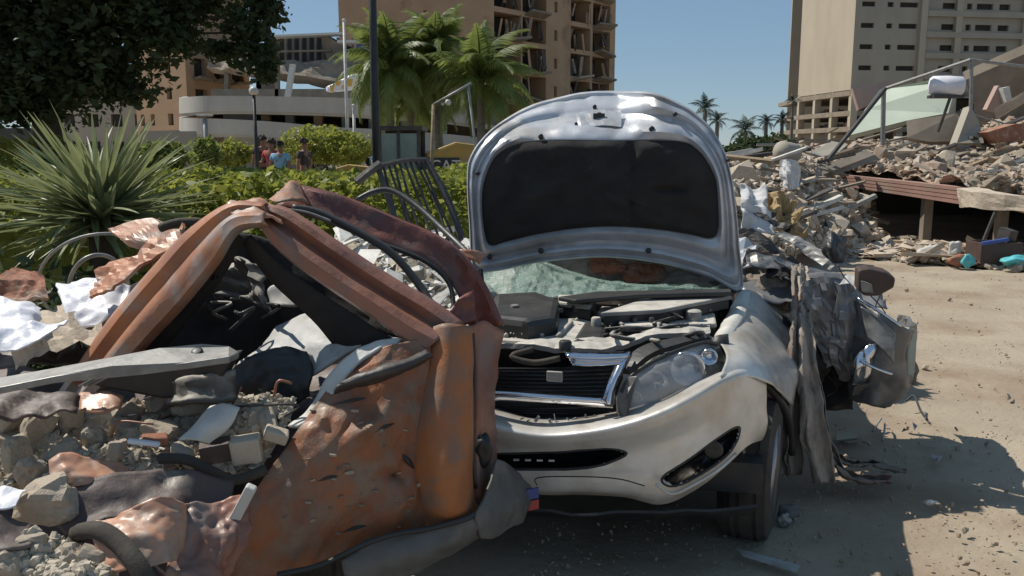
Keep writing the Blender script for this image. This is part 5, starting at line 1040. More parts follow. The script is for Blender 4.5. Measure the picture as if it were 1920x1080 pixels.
for (x, y0, y1) in ((900, 505, 552), (1384, 540, 565)):
    m = MB(); m.tube([W(x, y0, 4.44), W(x + 6, y1, 4.4)], .015, 6); obj('hood_hinge', m, M['darksteel'], sv)
# crushed left side (picture right)
def csheet(name, rows, mat, amp, s, seed, par=sv, nu=20, nv=20, th=.006, smooth=False, label=None, an=None): return obj(name, sheet(rows, nu, nv, amp, s, seed, edge=.01, an=an), M[mat], par, solid=th, smooth=smooth, auto=30 if smooth else None, label=label)
csheet('inner_pillar', [[(1380, 432, 5.0), (1402, 428, 5.0), (1418, 436, 5.0)], [(1440, 470, 4.9), (1452, 465, 4.9), (1466, 470, 4.9)], [(1515, 525, 4.8), (1528, 518, 4.8), (1542, 522, 4.8)]], 'darksteel', .03, 6, 3)
csheet('roof_rail', [[(1452, 440, 5.0), (1465, 434, 5.0), (1482, 438, 5.0)], [(1500, 468, 4.9), (1512, 460, 4.9), (1526, 464, 4.9)], [(1555, 508, 4.75), (1570, 496, 4.75), (1592, 500, 4.75)]], 'steel', .03, 6, 4)
csheet('roof_rail', [[(1412, 400, 5.2), (1428, 396, 5.2), (1440, 402, 5.2)], [(1470, 432, 5.1), (1480, 426, 5.1), (1490, 432, 5.1)]], 'darksteel', .04, 6, 5)
csheet('headrest', [[(1542, 446, 4.9), (1560, 436, 4.8), (1584, 446, 4.9)], [(1540, 468, 4.85), (1560, 466, 4.72), (1588, 470, 4.85)], [(1550, 492, 4.85), (1570, 494, 4.76), (1592, 492, 4.85)]], 'black', .03, 6, 6)
csheet('bent_sill', [[(1400, 480, 4.6), (1440, 478, 4.6), (1500, 500, 4.6), (1580, 512, 4.6)], [(1405, 500, 4.5), (1445, 505, 4.5), (1500, 520, 4.5), (1590, 522, 4.5)]], 'doorp', .03, 6, 6)
csheet('torn_trim', [[(1395, 470, 4.7), (1430, 478, 4.7), (1470, 500, 4.7)], [(1390, 520, 4.55), (1430, 530, 4.55), (1478, 540, 4.55)], [(1400, 560, 4.5), (1440, 575, 4.5), (1490, 590, 4.5)]], 'cloth', .12, 5, 6)
csheet('torn_trim', [[(1440, 488, 4.62), (1470, 484, 4.6), (1500, 500, 4.6)], [(1436, 520, 4.5), (1468, 524, 4.46), (1498, 530, 4.5)]], 'liner', .06, 6, 8)
csheet('torn_trim', [[(1505, 505, 4.66), (1518, 508, 4.64), (1528, 515, 4.66)], [(1500, 560, 4.55), (1516, 565, 4.53), (1530, 560, 4.55)]], 'foam', .05, 6, 9)
csheet('cavity_panel', [[(1400, 520, 4.72), (1450, 540, 4.72), (1520, 540, 4.72)], [(1410, 640, 4.4), (1460, 680, 4.4), (1520, 700, 4.4)], [(1430, 760, 4.2), (1470, 800, 4.2), (1520, 820, 4.2)]], 'black', .05, 4, 9)
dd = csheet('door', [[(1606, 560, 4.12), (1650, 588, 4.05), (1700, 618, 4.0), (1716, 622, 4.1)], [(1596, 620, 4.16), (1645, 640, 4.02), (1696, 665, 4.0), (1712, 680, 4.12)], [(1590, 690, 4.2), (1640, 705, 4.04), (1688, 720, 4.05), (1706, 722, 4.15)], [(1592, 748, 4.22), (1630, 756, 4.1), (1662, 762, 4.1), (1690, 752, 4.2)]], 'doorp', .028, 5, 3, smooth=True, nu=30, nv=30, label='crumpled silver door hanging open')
csheet('door_skin', [[(1560, 540, 4.3), (1590, 520, 4.25), (1614, 514, 4.2)], [(1556, 590, 4.3), (1582, 575, 4.16), (1604, 560, 4.15)], [(1570, 625, 4.28), (1588, 620, 4.16), (1604, 612, 4.16)]], 'lightgrey', .04, 6, 4, par=dd, smooth=True)
csheet('door_frame', [[(1500, 525, 4.45), (1530, 530, 4.4), (1568, 536, 4.35)], [(1504, 620, 4.42), (1540, 620, 4.34), (1592, 620, 4.28)], [(1520, 720, 4.4), (1560, 730, 4.32), (1600, 740, 4.25)], [(1535, 765, 4.38), (1565, 768, 4.32), (1600, 764, 4.28)]], 'black', .05, 4, 4, par=dd, smooth=True, nu=26, nv=26)
csheet('window_glass', [[(1616, 575, 4.06), (1650, 600, 4.0), (1678, 625, 3.96)], [(1622, 630, 4.05), (1650, 650, 3.98), (1676, 680, 3.95)]], 'steel', .01, 4, 4, par=dd, smooth=True)
m = MB(); m.tube(curve([W(*p) for p in ((1606, 558, 4.08), (1640, 578, 4.0), (1690, 612, 3.95))], 12), .008, 6); obj('window_trim', m, M['chrome'], dd, smooth=True)
m = MB(); m.tube(curve([W(*p) for p in ((1612, 676, 3.98), (1640, 690, 3.95), (1672, 702, 3.95))], 12), .008, 6); obj('handle', m, M['chrome'], dd, smooth=True)
csheet('door_end', [[(1694, 614, 4.08), (1706, 616, 4.04), (1720, 624, 4.1)], [(1690, 700, 4.1), (1702, 705, 4.06), (1712, 706, 4.12)]], 'green', .01, 4, 4, par=dd)
v, f = rock_verts(3, 3, 1, 1, 1, False); m = MB(); e_ = Euler((.15, .25, 0)).to_matrix(); m.add([W(1618, 680, 4.02) + e_ @ Vector((q.x * .045, q.y * .05, q.z * .1)) for q in v], f); obj('glare_bulge', m, M['chrome'], dd, smooth=True)  # chrome bulge added to catch the sun as a white glare spot
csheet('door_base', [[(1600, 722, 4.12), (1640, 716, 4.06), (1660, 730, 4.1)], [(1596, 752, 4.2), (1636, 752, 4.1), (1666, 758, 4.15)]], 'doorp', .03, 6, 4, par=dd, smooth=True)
m = MB(); m.prism([W(x, y, 3.98) for x, y in ((1610, 507), (1630, 504), (1662, 511), (1680, 522), (1677, 540), (1648, 556), (1622, 556), (1608, 545))], (.02, .1, .01)); mr_ = obj('wing_mirror', m, M['brownbox'], sv, bevel=.012)
csheet('mirror_glass', [[(1614, 528, 3.97), (1634, 534, 3.96)], [(1616, 546, 3.97), (1636, 549, 3.965)]], 'steel', .01, 4, 4, par=mr_)
for i in range(5):
    pts = [(1600 + rc.uniform(-90, 60), 520 + rc.uniform(-30, 120), 4.2)]; x, y, Y = pts[0]
    for k in range(4): x += rc.uniform(-25, 30); y += rc.uniform(0, 45); pts.append((x, y, Y + rc.uniform(-.08, .08)))
    m = MB(); m.tube(curve([W(*p) for p in pts], 14), .003, 5); obj('loose_cable', m, M['black'], sv)
m = sheet([[Vector((1.15, 4.95, .86)), Vector((1.5, 5.0, .9)), Vector((1.9, 4.98, .84))], [Vector((1.2, 4.65, .88)), Vector((1.55, 4.68, .9)), Vector((1.98, 4.6, .84))], [Vector((1.25, 4.35, .82)), Vector((1.6, 4.36, .84)), Vector((1.92, 4.3, .78))]], 26, 22, .07, 4, 5, pix=False); obj('folded_shadow_sheet', m, M['doorp'], sv, solid=.006, smooth=True, auto=30)  # grey folded sheet, added behind the door to fill the ground shadow
m = sheet([[(1714, 622, 4.12), (1706, 600, 4.5), (1690, 590, 4.9)], [(1708, 722, 4.16), (1700, 690, 4.5), (1690, 670, 4.9)]], 16, 12, .05, 4, 5); obj('shadow_fill_sheet', m, M['doorp'], sv, solid=.02)  # mostly unseen sheet, added behind the door to deepen its ground shadow
# airbag / shredded white stuff and foam behind
csheet('curtain_airbag', [[(1388, 345, 6.0), (1402, 340, 6.0), (1422, 350, 6.0), (1434, 346, 6.0)], [(1386, 390, 5.9), (1404, 392, 5.9), (1420, 395, 5.9), (1440, 398, 5.9)], [(1390, 430, 5.8), (1406, 436, 5.8), (1426, 440, 5.8), (1446, 446, 5.8)]], 'mutedwhite', .16, 3, 6, nu=26, nv=26, smooth=True)
csheet('seat_foam', [[(1430, 380, 6.2), (1450, 372, 6.2), (1480, 392, 6.2)], [(1440, 405, 6.0), (1470, 408, 6.0), (1505, 425, 6.0)], [(1470, 430, 5.9), (1490, 440, 5.9), (1510, 442, 5.9)]], 'foam', .2, 6, 6)
csheet('seat_frame', [[(1420, 360, 6.4), (1445, 352, 6.4), (1480, 376, 6.4)], [(1425, 420, 6.1), (1448, 430, 6.1), (1470, 450, 6.1)]], 'darksteel', .2, 6, 7)
# hanging cloth
ck = thing('muddy_cloth', D2(W(1540, 900, 3.9)), 'long muddy brown cloth hanging from the silver car onto the ground', 'cloth')
for k_, (pth, w0, w1, mt_) in enumerate([
    ([(1494, 498, 4.5), (1492, 600, 4.0), (1490, 700, 3.86), (1486, 800, 3.78), (1490, 890, 3.8)], 9, 15, 'cloth'),
    ([(1504, 500, 4.5), (1508, 610, 4.0), (1516, 720, 3.83), (1528, 820, 3.74), (1548, 905, 3.76)], 11, 27, 'clothb'),
    ([(1506, 640, 3.98), (1522, 700, 3.9), (1540, 780, 3.84), (1558, 850, 3.84), (1600, 895, 3.84), (1672, 898, 3.86)], 10, 9, 'cloth'),
    ([(1468, 742, 3.72), (1464, 800, 3.68), (1458, 850, 3.68), (1462, 890, 3.7)], 12, 18, 'cloth2'),
    ([(1518, 700, 3.92), (1536, 745, 3.9), (1542, 800, 3.86), (1532, 860, 3.84)], 7, 6, 'cloth2'),
    ([(1550, 840, 3.86), (1590, 868, 3.9), (1640, 870, 3.95), (1700, 884, 3.95)], 6, 3, 'cloth2')]):
    P3 = curve([Vector(p_) for p_ in pth], 9); rws = [[], [], []]
    rws = []
    for i_, p_ in enumerate(P3):
        w_ = w0 + (w1 - w0) * i_ / 8; w_ *= .8 + .4 * rc.random(); g_ = Vector((p_.x, p_.y, 0)); nx_ = (P3[min(8, i_ + 1)] - P3[max(0, i_ - 1)]); t2 = Vector((nx_.y, -nx_.x)).normalized()
        rws.append([(p_.x + t2.x * w_ * q_, p_.y + t2.y * w_ * q_, p_.z + (.03 if abs(q_) < .4 else 0) * (1 if q_ > 0 else -1)) for q_ in (1, .35, -.35, -1)])
    csheet('torn_strip', rws, mt_, .022, 12, 3 + k_, par=ck, nu=22, nv=60, smooth=True, an=(R(90), .3), th=.004)
for k_ in range(16):      # tangle of dark torn panels round the door
    x_ = rc.uniform(1500, 1600); y_ = rc.uniform(560, 715); w_ = rc.uniform(15, 45); h_ = rc.uniform(20, 70); Y_ = rc.uniform(4.16, 4.4); sk_ = rc.uniform(-25, 25)
    csheet('torn_panel', [[(x_ - w_ + sk_, y_ - h_, Y_ + rc.uniform(-.05, .1)), (x_ + sk_, y_ - h_ - rc.uniform(0, 14), Y_), (x_ + w_ * .6 + sk_, y_ - h_ * .8, Y_ + rc.uniform(-.05, .1))], [(x_ - w_, y_, Y_ - .05), (x_, y_, Y_ - rc.uniform(0, .1)), (x_ + w_, y_, Y_)], [(x_ - w_ * .4, y_ + h_, Y_), (x_, y_ + h_ * rc.uniform(.8, 1.2), Y_), (x_ + w_ * .5, y_ + h_ * .7, Y_ + .03)]], rc.choice(['black', 'doorp', 'darksteel', 'doorp', 'liner', 'dustplastic']), .04, 8, 20 + k_, nu=12, nv=12)
for k_ in range(9):
    x_ = rc.uniform(1560, 1780); y_ = rc.uniform(800, 930); p_ = G(x_, y_, .012); v_ = [p_ + Vector((rc.uniform(-.06, .06), rc.uniform(-.06, .06), rc.uniform(0, .025))) for _ in range(3)]
    m = MB(); m.prism(v_, (0, 0, .003)); obj('metal_scrap', m, M[rc.choice(['doorp', 'darksteel', 'cloth', 'dustplastic'])], label='flat torn scrap on the ground below the open door', cat='scrap', group='scraps below the open door')
# ================================================================== ORANGE CAR
oc = thing('orange_car', D2(W(650, 1080, 2.6)), 'crushed rusty orange car in the foreground with torn open roof', 'car')
def os_(name, rows, mat, amp=.02, s=5, seed=1, nu=30, nv=20, th=.006, smooth=True, par=oc, label=None, auto=45, an=None, folds=None): return obj(name, sheet(rows, nu, nv, amp, s, seed, edge=.004, an=an, folds=folds), M[mat], par, solid=th, smooth=smooth, auto=auto, label=label)
rows = [[(650, 684, 2.62), (705, 656, 2.63), (770, 640, 2.65), (810, 628, 2.67)],
        [(604, 745, 2.56), (680, 722, 2.56), (745, 712, 2.59), (800, 715, 2.63)],
        [(560, 805, 2.49), (650, 795, 2.49), (735, 792, 2.53), (782, 800, 2.575)],
        [(500, 885, 2.41), (610, 872, 2.44), (725, 868, 2.49), (782, 872, 2.55)],
        [(440, 985, 2.32), (560, 965, 2.39), (690, 955, 2.46), (795, 945, 2.52)],
        [(360, 1110, 2.25), (480, 1085, 2.34), (600, 1055, 2.42), (808, 988, 2.52)]]
rq = random.Random(77)
FQ = [(W(ax_, ay_, 2.5), W(bx_, by_, 2.5), w_ * .8, h_ * 1.5) for ax_, ay_, bx_, by_, w_, h_ in ((620, 850, 740, 765, .03, .05), (742, 765, 775, 850, .025, -.045), (640, 752, 765, 705, .02, -.03), (480, 950, 610, 790, .03, .045), (540, 1000, 700, 880, .03, .045), (700, 880, 780, 905, .02, -.03), (430, 1060, 590, 890, .03, -.045), (600, 1040, 770, 930, .025, .03), (560, 905, 660, 900, .02, -.03), (640, 930, 700, 1000, .02, -.03), (600, 800, 640, 880, .02, -.03))]
for _ in range(26):
    ax_ = rq.uniform(450, 760); ay_ = rq.uniform(720, 1040); th_ = rq.gauss(-.9, .5); l_ = rq.uniform(30, 90)
    FQ.append((W(ax_, ay_, 2.48), W(ax_ + math.cos(th_) * l_, ay_ + math.sin(th_) * l_, 2.5), rq.uniform(.008, .02), rq.uniform(-.02, .02)))
os_('quarter_panel', rows, 'rust', .02, 5, 3, 150, 120, .004, an=(R(52), .5), folds=FQ, auto=25)
rows = [[(800, 618, 2.70), (835, 606, 2.67), (872, 608, 2.69), (890, 612, 2.74)],
        [(786, 700, 2.66), (830, 700, 2.60), (872, 700, 2.63), (888, 700, 2.69)],
        [(766, 800, 2.60), (820, 800, 2.54), (870, 800, 2.58), (886, 800, 2.64)],
        [(768, 880, 2.56), (825, 885, 2.48), (868, 885, 2.52), (886, 880, 2.66)],
        [(780, 948, 2.54), (830, 952, 2.47), (870, 948, 2.52), (890, 935, 2.66)],
        [(795, 990, 2.52), (840, 985, 2.50), (875, 972, 2.55), (895, 955, 2.68)]]
os_('rear_corner', rows, 'rustflat', .007, 3, 5, 30, 50, .004)
rows = [[(884, 612, 2.80), (905, 600, 2.84), (926, 612, 2.90), (944, 618, 3.0)],
        [(884, 720, 2.76), (898, 722, 2.76), (914, 720, 2.82), (932, 715, 2.95)],
        [(884, 820, 2.74), (898, 820, 2.74), (914, 820, 2.80), (930, 815, 2.92)],
        [(884, 930, 2.70), (900, 935, 2.70), (918, 915, 2.78), (934, 880, 2.9)]]
os_('rear_edge', rows, 'rustb', .009, 6, 6, 20, 40, .004)
m = MB(); m.tube(curve([W(*p) for p in ((886, 625, 2.73), (889, 700, 2.71), (887, 760, 2.69), (886, 850, 2.66), (892, 915, 2.66))], 20), .008, 6); obj('panel_gap', m, M['black'], oc, smooth=True)
v, f = rock_verts(9, 3, 1, .6, 1, False); m = MB(); c = W(905, 842, 2.74); m.add([c + Vector((q.x * .035, q.y * .04, q.z * .055)) for q in v], f); obj('lamp_hole', m, M['black'], oc, smooth=True)
qp = oc.children[0] if oc.children else None
qv = [(W(0, 0, 1), None)]
mq = bpy.data.objects['quarter_panel'].data; bq = wloc(bpy.data.objects['quarter_panel']); qv = [v.co + bq for v in mq.vertices]
gmc = [rmesh(d, M[k_], 'dirt_clod') for d in ROCKS[:4] for k_ in ('conc2', 'conc3')]
for i in range(38):
    ty = rq.random() ** .6; tgt = (rq.uniform(560, 800), rq.uniform(860, 960)) if i % 2 else (rq.uniform(480, 800), rq.uniform(740, 1040))
    p_ = min(rq.sample(qv, 1500), key=lambda v_: (pxy0(v_)[0] - tgt[0]) ** 2 + (pxy0(v_)[1] - tgt[1]) ** 2)
    k_ = rq.uniform(.004, .014); place('dirt_clod', rq.choice(gmc), p_ + Vector((0, -.006, .002)), (k_ * 1.6, k_ * .6, k_), (rq.uniform(-.3, .3), rq.uniform(-.6, .2), rq.uniform(-.3, .3)), None, None, parent=oc)
for (tx, ty, ux, uy, wx) in ((695, 812, 740, 795, .007), (752, 852, 778, 880, .008), (640, 1000, 690, 985, .004), (620, 760, 700, 745, .004), (590, 905, 640, 890, .004)):
    a_ = min(qv, key=lambda v_: (pxy0(v_)[0] - tx) ** 2 + (pxy0(v_)[1] - ty) ** 2); b_ = min(qv, key=lambda v_: (pxy0(v_)[0] - ux) ** 2 + (pxy0(v_)[1] - uy) ** 2)
    m = MB(); m.tube(curve([a_, (a_ + b_) / 2 + Vector((0, -.004, .004)), b_], 9), [.001 + wx * math.sin(math.pi * i / 8) for i in range(9)], 6); obj('tear', m, M['black'], oc, smooth=True)
# crease ridge
m = sheet([[(640, 716, 2.50), (700, 694, 2.52), (760, 676, 2.56), (800, 660, 2.60)], [(632, 728, 2.49), (700, 704, 2.50), (764, 684, 2.53), (806, 664, 2.58)], [(626, 738, 2.53), (704, 714, 2.54), (768, 690, 2.57), (812, 668, 2.60)]], 30, 8, .012, 8, 4); obj('window_seal', m, M['darksteel'], oc, solid=.01, smooth=True)
# window frame right leg (wide band) built as ridged profile
def band2(name, up, lo, Yu, Yl, mat, prof, n=50, seed=1, amp=.004, label=None):
    a = curve([W(x, y, Y) for (x, y), Y in zip(up, Yu)], n); b = curve([W(x, y, Y) for (x, y), Y in zip(lo, Yl)], n); vs = []
    for (t, off) in prof:
        for i in range(n):
            p = a[i].lerp(b[i], t); q = p - Vector((0, off, -off * .3)); q += Vector((0, -1, .3)) * amp * crumple(p, 6, seed); vs.append(q)
    m = MB(); k = len(prof); m.add(vs, [(j * n + i, j * n + i + 1, (j + 1) * n + i + 1, (j + 1) * n + i) for j in range(k - 1) for i in range(n - 1)])
    return obj(name, m, M[mat], oc, smooth=True, solid=.004, auto=35, label=label)
PR = [(0, -.05), (0.02, 0), (.12, .018), (.25, .02), (.34, .0), (.42, -.012), (.5, .0), (.58, .02), (.72, .024), (.84, .012), (.95, .004), (1, -.05)]
band2('window_pillar', [(496, 384), (545, 392), (640, 455), (740, 520), (810, 560), (868, 604)], [(480, 418), (520, 470), (600, 530), (690, 590), (750, 632), (800, 655)], [2.85, 2.84, 2.8, 2.78, 2.76, 2.74], [2.78, 2.76, 2.72, 2.68, 2.66, 2.64], 'rustb', PR, seed=2)
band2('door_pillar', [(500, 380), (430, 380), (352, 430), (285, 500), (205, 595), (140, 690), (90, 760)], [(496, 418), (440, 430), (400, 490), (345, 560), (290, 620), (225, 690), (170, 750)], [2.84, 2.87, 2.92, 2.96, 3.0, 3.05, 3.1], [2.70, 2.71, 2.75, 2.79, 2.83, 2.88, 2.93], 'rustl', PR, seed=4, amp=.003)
os_('pillar_cap', [[(424, 384, 2.86), (460, 376, 2.86), (505, 380, 2.86), (520, 392, 2.86)], [(440, 412, 2.76), (470, 408, 2.74), (505, 412, 2.76), (530, 420, 2.78)]], 'salmon', .03, 8, 3, 20, 10)
band2('window_seal_strip', [(470, 440), (520, 490), (600, 548), (690, 606), (745, 640)], [(455, 455), (500, 520), (585, 600), (640, 660), (700, 670)], [2.82, 2.8, 2.76, 2.72, 2.7], [2.84, 2.84, 2.8, 2.76, 2.74], 'liner', [(0, 0), (.3, .005), (1, -.01)], seed=3)
band2('inner_strip', [(440, 432), (395, 500), (330, 580), (270, 650), (235, 690)], [(456, 446), (415, 520), (360, 590), (300, 660), (262, 695)], [2.86, 2.9, 2.95, 3.0, 3.03], [2.9, 2.94, 2.98, 3.02, 3.06], 'liner', [(0, 0), (.4, .005), (1, -.01)], seed=7)
# roof
RP = [(0, -.03), (.03, .012), (.1, .02), (.2, .01), (.4, -.02), (.7, -.05), (1, -.06)]
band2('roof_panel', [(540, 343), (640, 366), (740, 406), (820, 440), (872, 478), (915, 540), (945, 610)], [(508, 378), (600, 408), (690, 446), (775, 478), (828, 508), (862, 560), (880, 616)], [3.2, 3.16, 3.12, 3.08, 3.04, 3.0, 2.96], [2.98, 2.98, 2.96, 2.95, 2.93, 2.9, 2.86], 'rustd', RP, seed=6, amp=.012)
os_('roof_flap', [[(506, 376, 3.0), (525, 360, 3.05), (545, 343, 3.12), (560, 348, 3.16)], [(520, 384, 2.95), (540, 380, 2.95), (560, 380, 2.98), (580, 384, 3.02)]], 'rust', .02, 8, 6, 16, 8)
m = MB(); m.tube(curve([W(*p) for p in ((548, 390, 2.9), (600, 400, 2.92), (680, 440, 2.9), (740, 480, 2.88), (790, 540, 2.84), (812, 575, 2.8), (830, 585, 2.8))], 40), .014, 8); obj('weather_strip', m, M['black'], oc, smooth=True)
m = MB(); m.tube(curve([W(*p) for p in ((535, 392, 2.86), (575, 398, 2.88), (620, 414, 2.88))], 20), .004, 8); obj('roof_rail', m, M['steel'], oc, smooth=True)
m = MB(); m.tube(curve([W(*p) for p in ((700, 452, 3.02), (790, 486, 3.0), (838, 525, 2.98), (850, 570, 2.94), (842, 612, 2.88))], 30), .009, 8); obj('weather_strip', m, M['black'], oc, smooth=True)
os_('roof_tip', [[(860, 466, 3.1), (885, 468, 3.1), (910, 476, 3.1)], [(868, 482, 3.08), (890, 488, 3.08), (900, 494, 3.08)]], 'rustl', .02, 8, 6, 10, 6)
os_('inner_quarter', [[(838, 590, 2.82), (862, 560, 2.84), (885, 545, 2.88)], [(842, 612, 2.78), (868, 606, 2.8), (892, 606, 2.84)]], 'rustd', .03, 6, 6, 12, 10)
# interior
os_('cabin_floor', [[(-60, 700, 3.4), (200, 690, 3.4), (450, 690, 3.3), (800, 690, 3.2)], [(-60, 830, 2.8), (200, 820, 2.7), (430, 830, 2.7), (600, 800, 2.75)], [(-60, 1190, 2.0), (200, 1190, 2.05), (320, 1190, 2.15), (390, 1150, 2.3)]], 'maroon', .06, 3, 2, 30, 30, .01, smooth=False)
os_('cabin_wall', [[(230, 560, 3.7), (420, 440, 3.6), (560, 470, 3.5), (760, 560, 3.3), (850, 620, 3.1)], [(180, 640, 3.6), (400, 600, 3.6), (560, 600, 3.5), (760, 640, 3.2), (850, 660, 3.0)], [(100, 720, 3.5), (400, 740, 3.5), (560, 740, 3.4), (700, 740, 3.1), (820, 720, 2.9)]], 'liner', .12, 3, 2, 30, 20, .02, smooth=False)
os_('headlining', [[(505, 545, 3.3), (540, 528, 3.26), (575, 545, 3.2)], [(510, 572, 3.24), (555, 575, 3.16), (605, 572, 3.12)]], 'lightgrey', .03, 5, 2, 16, 10, .01)
os_('door_card', [[(436, 700, 2.9), (520, 620, 3.0), (590, 580, 3.05), (612, 582, 3.05)], [(455, 712, 2.8), (550, 650, 2.84), (640, 618, 2.86), (690, 624, 2.86)], [(500, 740, 2.72), (590, 700, 2.72), (680, 650, 2.74), (756, 640, 2.74)]], 'lightgrey', .02, 5, 2, 30, 16, .012)
os_('white_sill', [[(756, 636, 2.68), (700, 642, 2.66), (660, 665, 2.63), (615, 710, 2.6), (580, 765, 2.56), (540, 800, 2.52)], [(745, 645, 2.66), (712, 655, 2.63), (675, 680, 2.6), (640, 725, 2.57), (600, 775, 2.53), (560, 800, 2.5)]], 'offwhite', .01, 5, 2, 40, 8, .012)
os_('seat_back', [[(420, 718, 2.84), (470, 672, 2.80), (530, 654, 2.78), (578, 664, 2.75)], [(430, 735, 2.80), (480, 712, 2.74), (545, 692, 2.72), (588, 700, 2.70)], [(490, 765, 2.76), (520, 764, 2.71), (555, 758, 2.69), (578, 742, 2.68)]], 'black', .03, 7, 2, 24, 20, .012)
os_('seat_frame', [[(410, 500, 3.2), (440, 480, 3.2), (500, 500, 3.1)], [(400, 560, 3.2), (450, 560, 3.1), (520, 590, 3.05)]], 'dustplastic', .12, 6, 2, 20, 16, .01, smooth=False)
for i in range(5):
    x, y = 300 + rc.uniform(0, 220), 500 + rc.uniform(0, 120); pts = [(x, y, 3.0)]
    for k in range(3): x += rc.uniform(-50, 60); y += rc.uniform(-10, 50); pts.append((x, y, 3.0 + rc.uniform(-.15, .15)))
    m = MB(); m.tube(curve([W(*p) for p in pts], 12), rc.uniform(.003, .008), 6); obj('torn_strut', m, M[rc.choice(['black', 'darksteel', 'dustplastic'])], oc, smooth=True)
# long metal bar with two holes
br = thing('seat_rail', W(200, 700, 2.4), 'long dull grey metal rail with two bolt holes lying across the orange car', 'rail')
m = MB(); P_ = [(-80, 722), (100, 690), (220, 672), (300, 652), (380, 643), (430, 648), (448, 660), (430, 668), (350, 680), (262, 692), (210, 688), (100, 706), (-80, 742)]
m.prism([W(x, y, 2.42 + (x / 450.0) * .12 + (0 if i_ < 7 else -.13)) for i_, (x, y) in enumerate(P_)], (0, .0, -.02)); obj('rail_plate', m, M['steel'], br, bevel=.003)
for (x, y) in ((282, 672), (370, 660)): m = MB(); c = W(x, y, 2.455 if x < 300 else 2.475); m.lathe(c, (0, -.55, 1), [(-.01, .016), (.004, .017), (.006, .011)], 14); obj('bolt_hole', m, M['black'], br, smooth=True)
m = MB(); m.prism([W(x, y, 2.55) for x, y in ((215, 692), (262, 694), (350, 682), (440, 668), (420, 700), (400, 745), (300, 748), (190, 728), (150, 715))], (0, .1, 0)); obj('bracket', m, M['black'], br, bevel=.01)
for i in range(3): m = MB(); m.tube([W(148 + i * 10, 724, 2.5), W(205 + i * 10, 694, 2.5)], .004, 5); obj('spring_wire', m, M['steel'], br)
os_('seat_rail_leg', [[(300, 720, 2.6), (360, 712, 2.55), (440, 700, 2.6)], [(310, 760, 2.55), (370, 760, 2.5), (440, 752, 2.55)]], 'dustplastic', .06, 6, 2, 16, 10, .02)
# crumpled floor panels
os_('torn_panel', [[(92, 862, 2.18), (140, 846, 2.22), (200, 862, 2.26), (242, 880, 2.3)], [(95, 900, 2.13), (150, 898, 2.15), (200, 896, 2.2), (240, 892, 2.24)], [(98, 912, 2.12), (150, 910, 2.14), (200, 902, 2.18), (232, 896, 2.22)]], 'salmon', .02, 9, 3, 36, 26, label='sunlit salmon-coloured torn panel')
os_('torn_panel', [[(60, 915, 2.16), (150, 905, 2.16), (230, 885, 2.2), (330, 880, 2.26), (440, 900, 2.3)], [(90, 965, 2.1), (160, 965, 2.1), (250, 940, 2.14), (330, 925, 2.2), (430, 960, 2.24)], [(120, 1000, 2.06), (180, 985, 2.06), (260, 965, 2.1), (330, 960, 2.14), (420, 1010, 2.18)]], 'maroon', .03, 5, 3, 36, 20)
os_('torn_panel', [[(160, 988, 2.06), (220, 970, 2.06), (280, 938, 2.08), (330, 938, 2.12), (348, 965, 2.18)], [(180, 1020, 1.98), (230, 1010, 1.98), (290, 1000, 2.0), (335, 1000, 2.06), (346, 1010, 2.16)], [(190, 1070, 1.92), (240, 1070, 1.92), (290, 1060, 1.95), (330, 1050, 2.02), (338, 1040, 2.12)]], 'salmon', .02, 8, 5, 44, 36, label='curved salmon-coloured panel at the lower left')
os_('torn_panel', [[(330, 950, 2.16), (380, 940, 2.2), (440, 930, 2.24), (470, 930, 2.28)], [(320, 1030, 2.06), (380, 1020, 2.1), (430, 1010, 2.14), (460, 1000, 2.2)], [(300, 1110, 1.98), (350, 1110, 2.0), (400, 1110, 2.04), (440, 1100, 2.1)]], 'rustb', .035, 8, 6, 40, 40)
os_('torn_panel', [[(150, 742, 2.55), (190, 736, 2.55), (232, 745, 2.55)], [(148, 770, 2.48), (190, 772, 2.46), (225, 768, 2.5)]], 'salmon', .03, 6, 3, 16, 8)
os_('torn_panel', [[(-60, 740, 2.5), (50, 735, 2.5), (150, 745, 2.5)], [(-60, 790, 2.4), (50, 785, 2.4), (145, 780, 2.42)]], 'maroon', .05, 5, 3, 20, 10)
os_('torn_panel', [[(-60, 970, 2.0), (0, 965, 2.0), (60, 985, 2.02)], [(-60, 1040, 1.9), (0, 1040, 1.9), (60, 1030, 1.94)]], 'maroon', .03, 5, 6, 16, 10)
os_('torn_panel', [[(-60, 655, 3.3), (60, 640, 3.25), (120, 650, 3.25), (150, 640, 3.25)], [(-60, 700, 3.15), (60, 690, 3.12), (120, 690, 3.12), (170, 690, 3.12)]], 'maroon', .05, 4, 9, 24, 12)
# rear sill & grey bumper
ob = os_('rear_bumper', [[(930, 862, 2.74), (955, 872, 2.84), (985, 905, 2.92), (1000, 925, 2.98)], [(908, 930, 2.62), (935, 925, 2.7), (970, 935, 2.78), (994, 945, 2.88)], [(890, 968, 2.54), (918, 972, 2.6), (950, 970, 2.7), (982, 965, 2.84)], [(900, 1010, 2.56), (922, 1008, 2.62), (950, 995, 2.7), (975, 978, 2.82)]], 'greybumper', .015, 5, 3, 24, 24, .008)
os_('bumper_skirt', [[(640, 1052, 2.36), (720, 1006, 2.42), (800, 988, 2.46), (870, 972, 2.52), (905, 955, 2.6)], [(650, 1085, 2.34), (720, 1050, 2.38), (800, 1030, 2.42), (870, 1015, 2.5), (905, 1000, 2.58)], [(680, 1110, 2.36), (740, 1090, 2.4), (800, 1062, 2.44), (860, 1040, 2.52), (905, 1012, 2.6)]], 'greybumper', .02, 4, 4, 36, 16, .008)
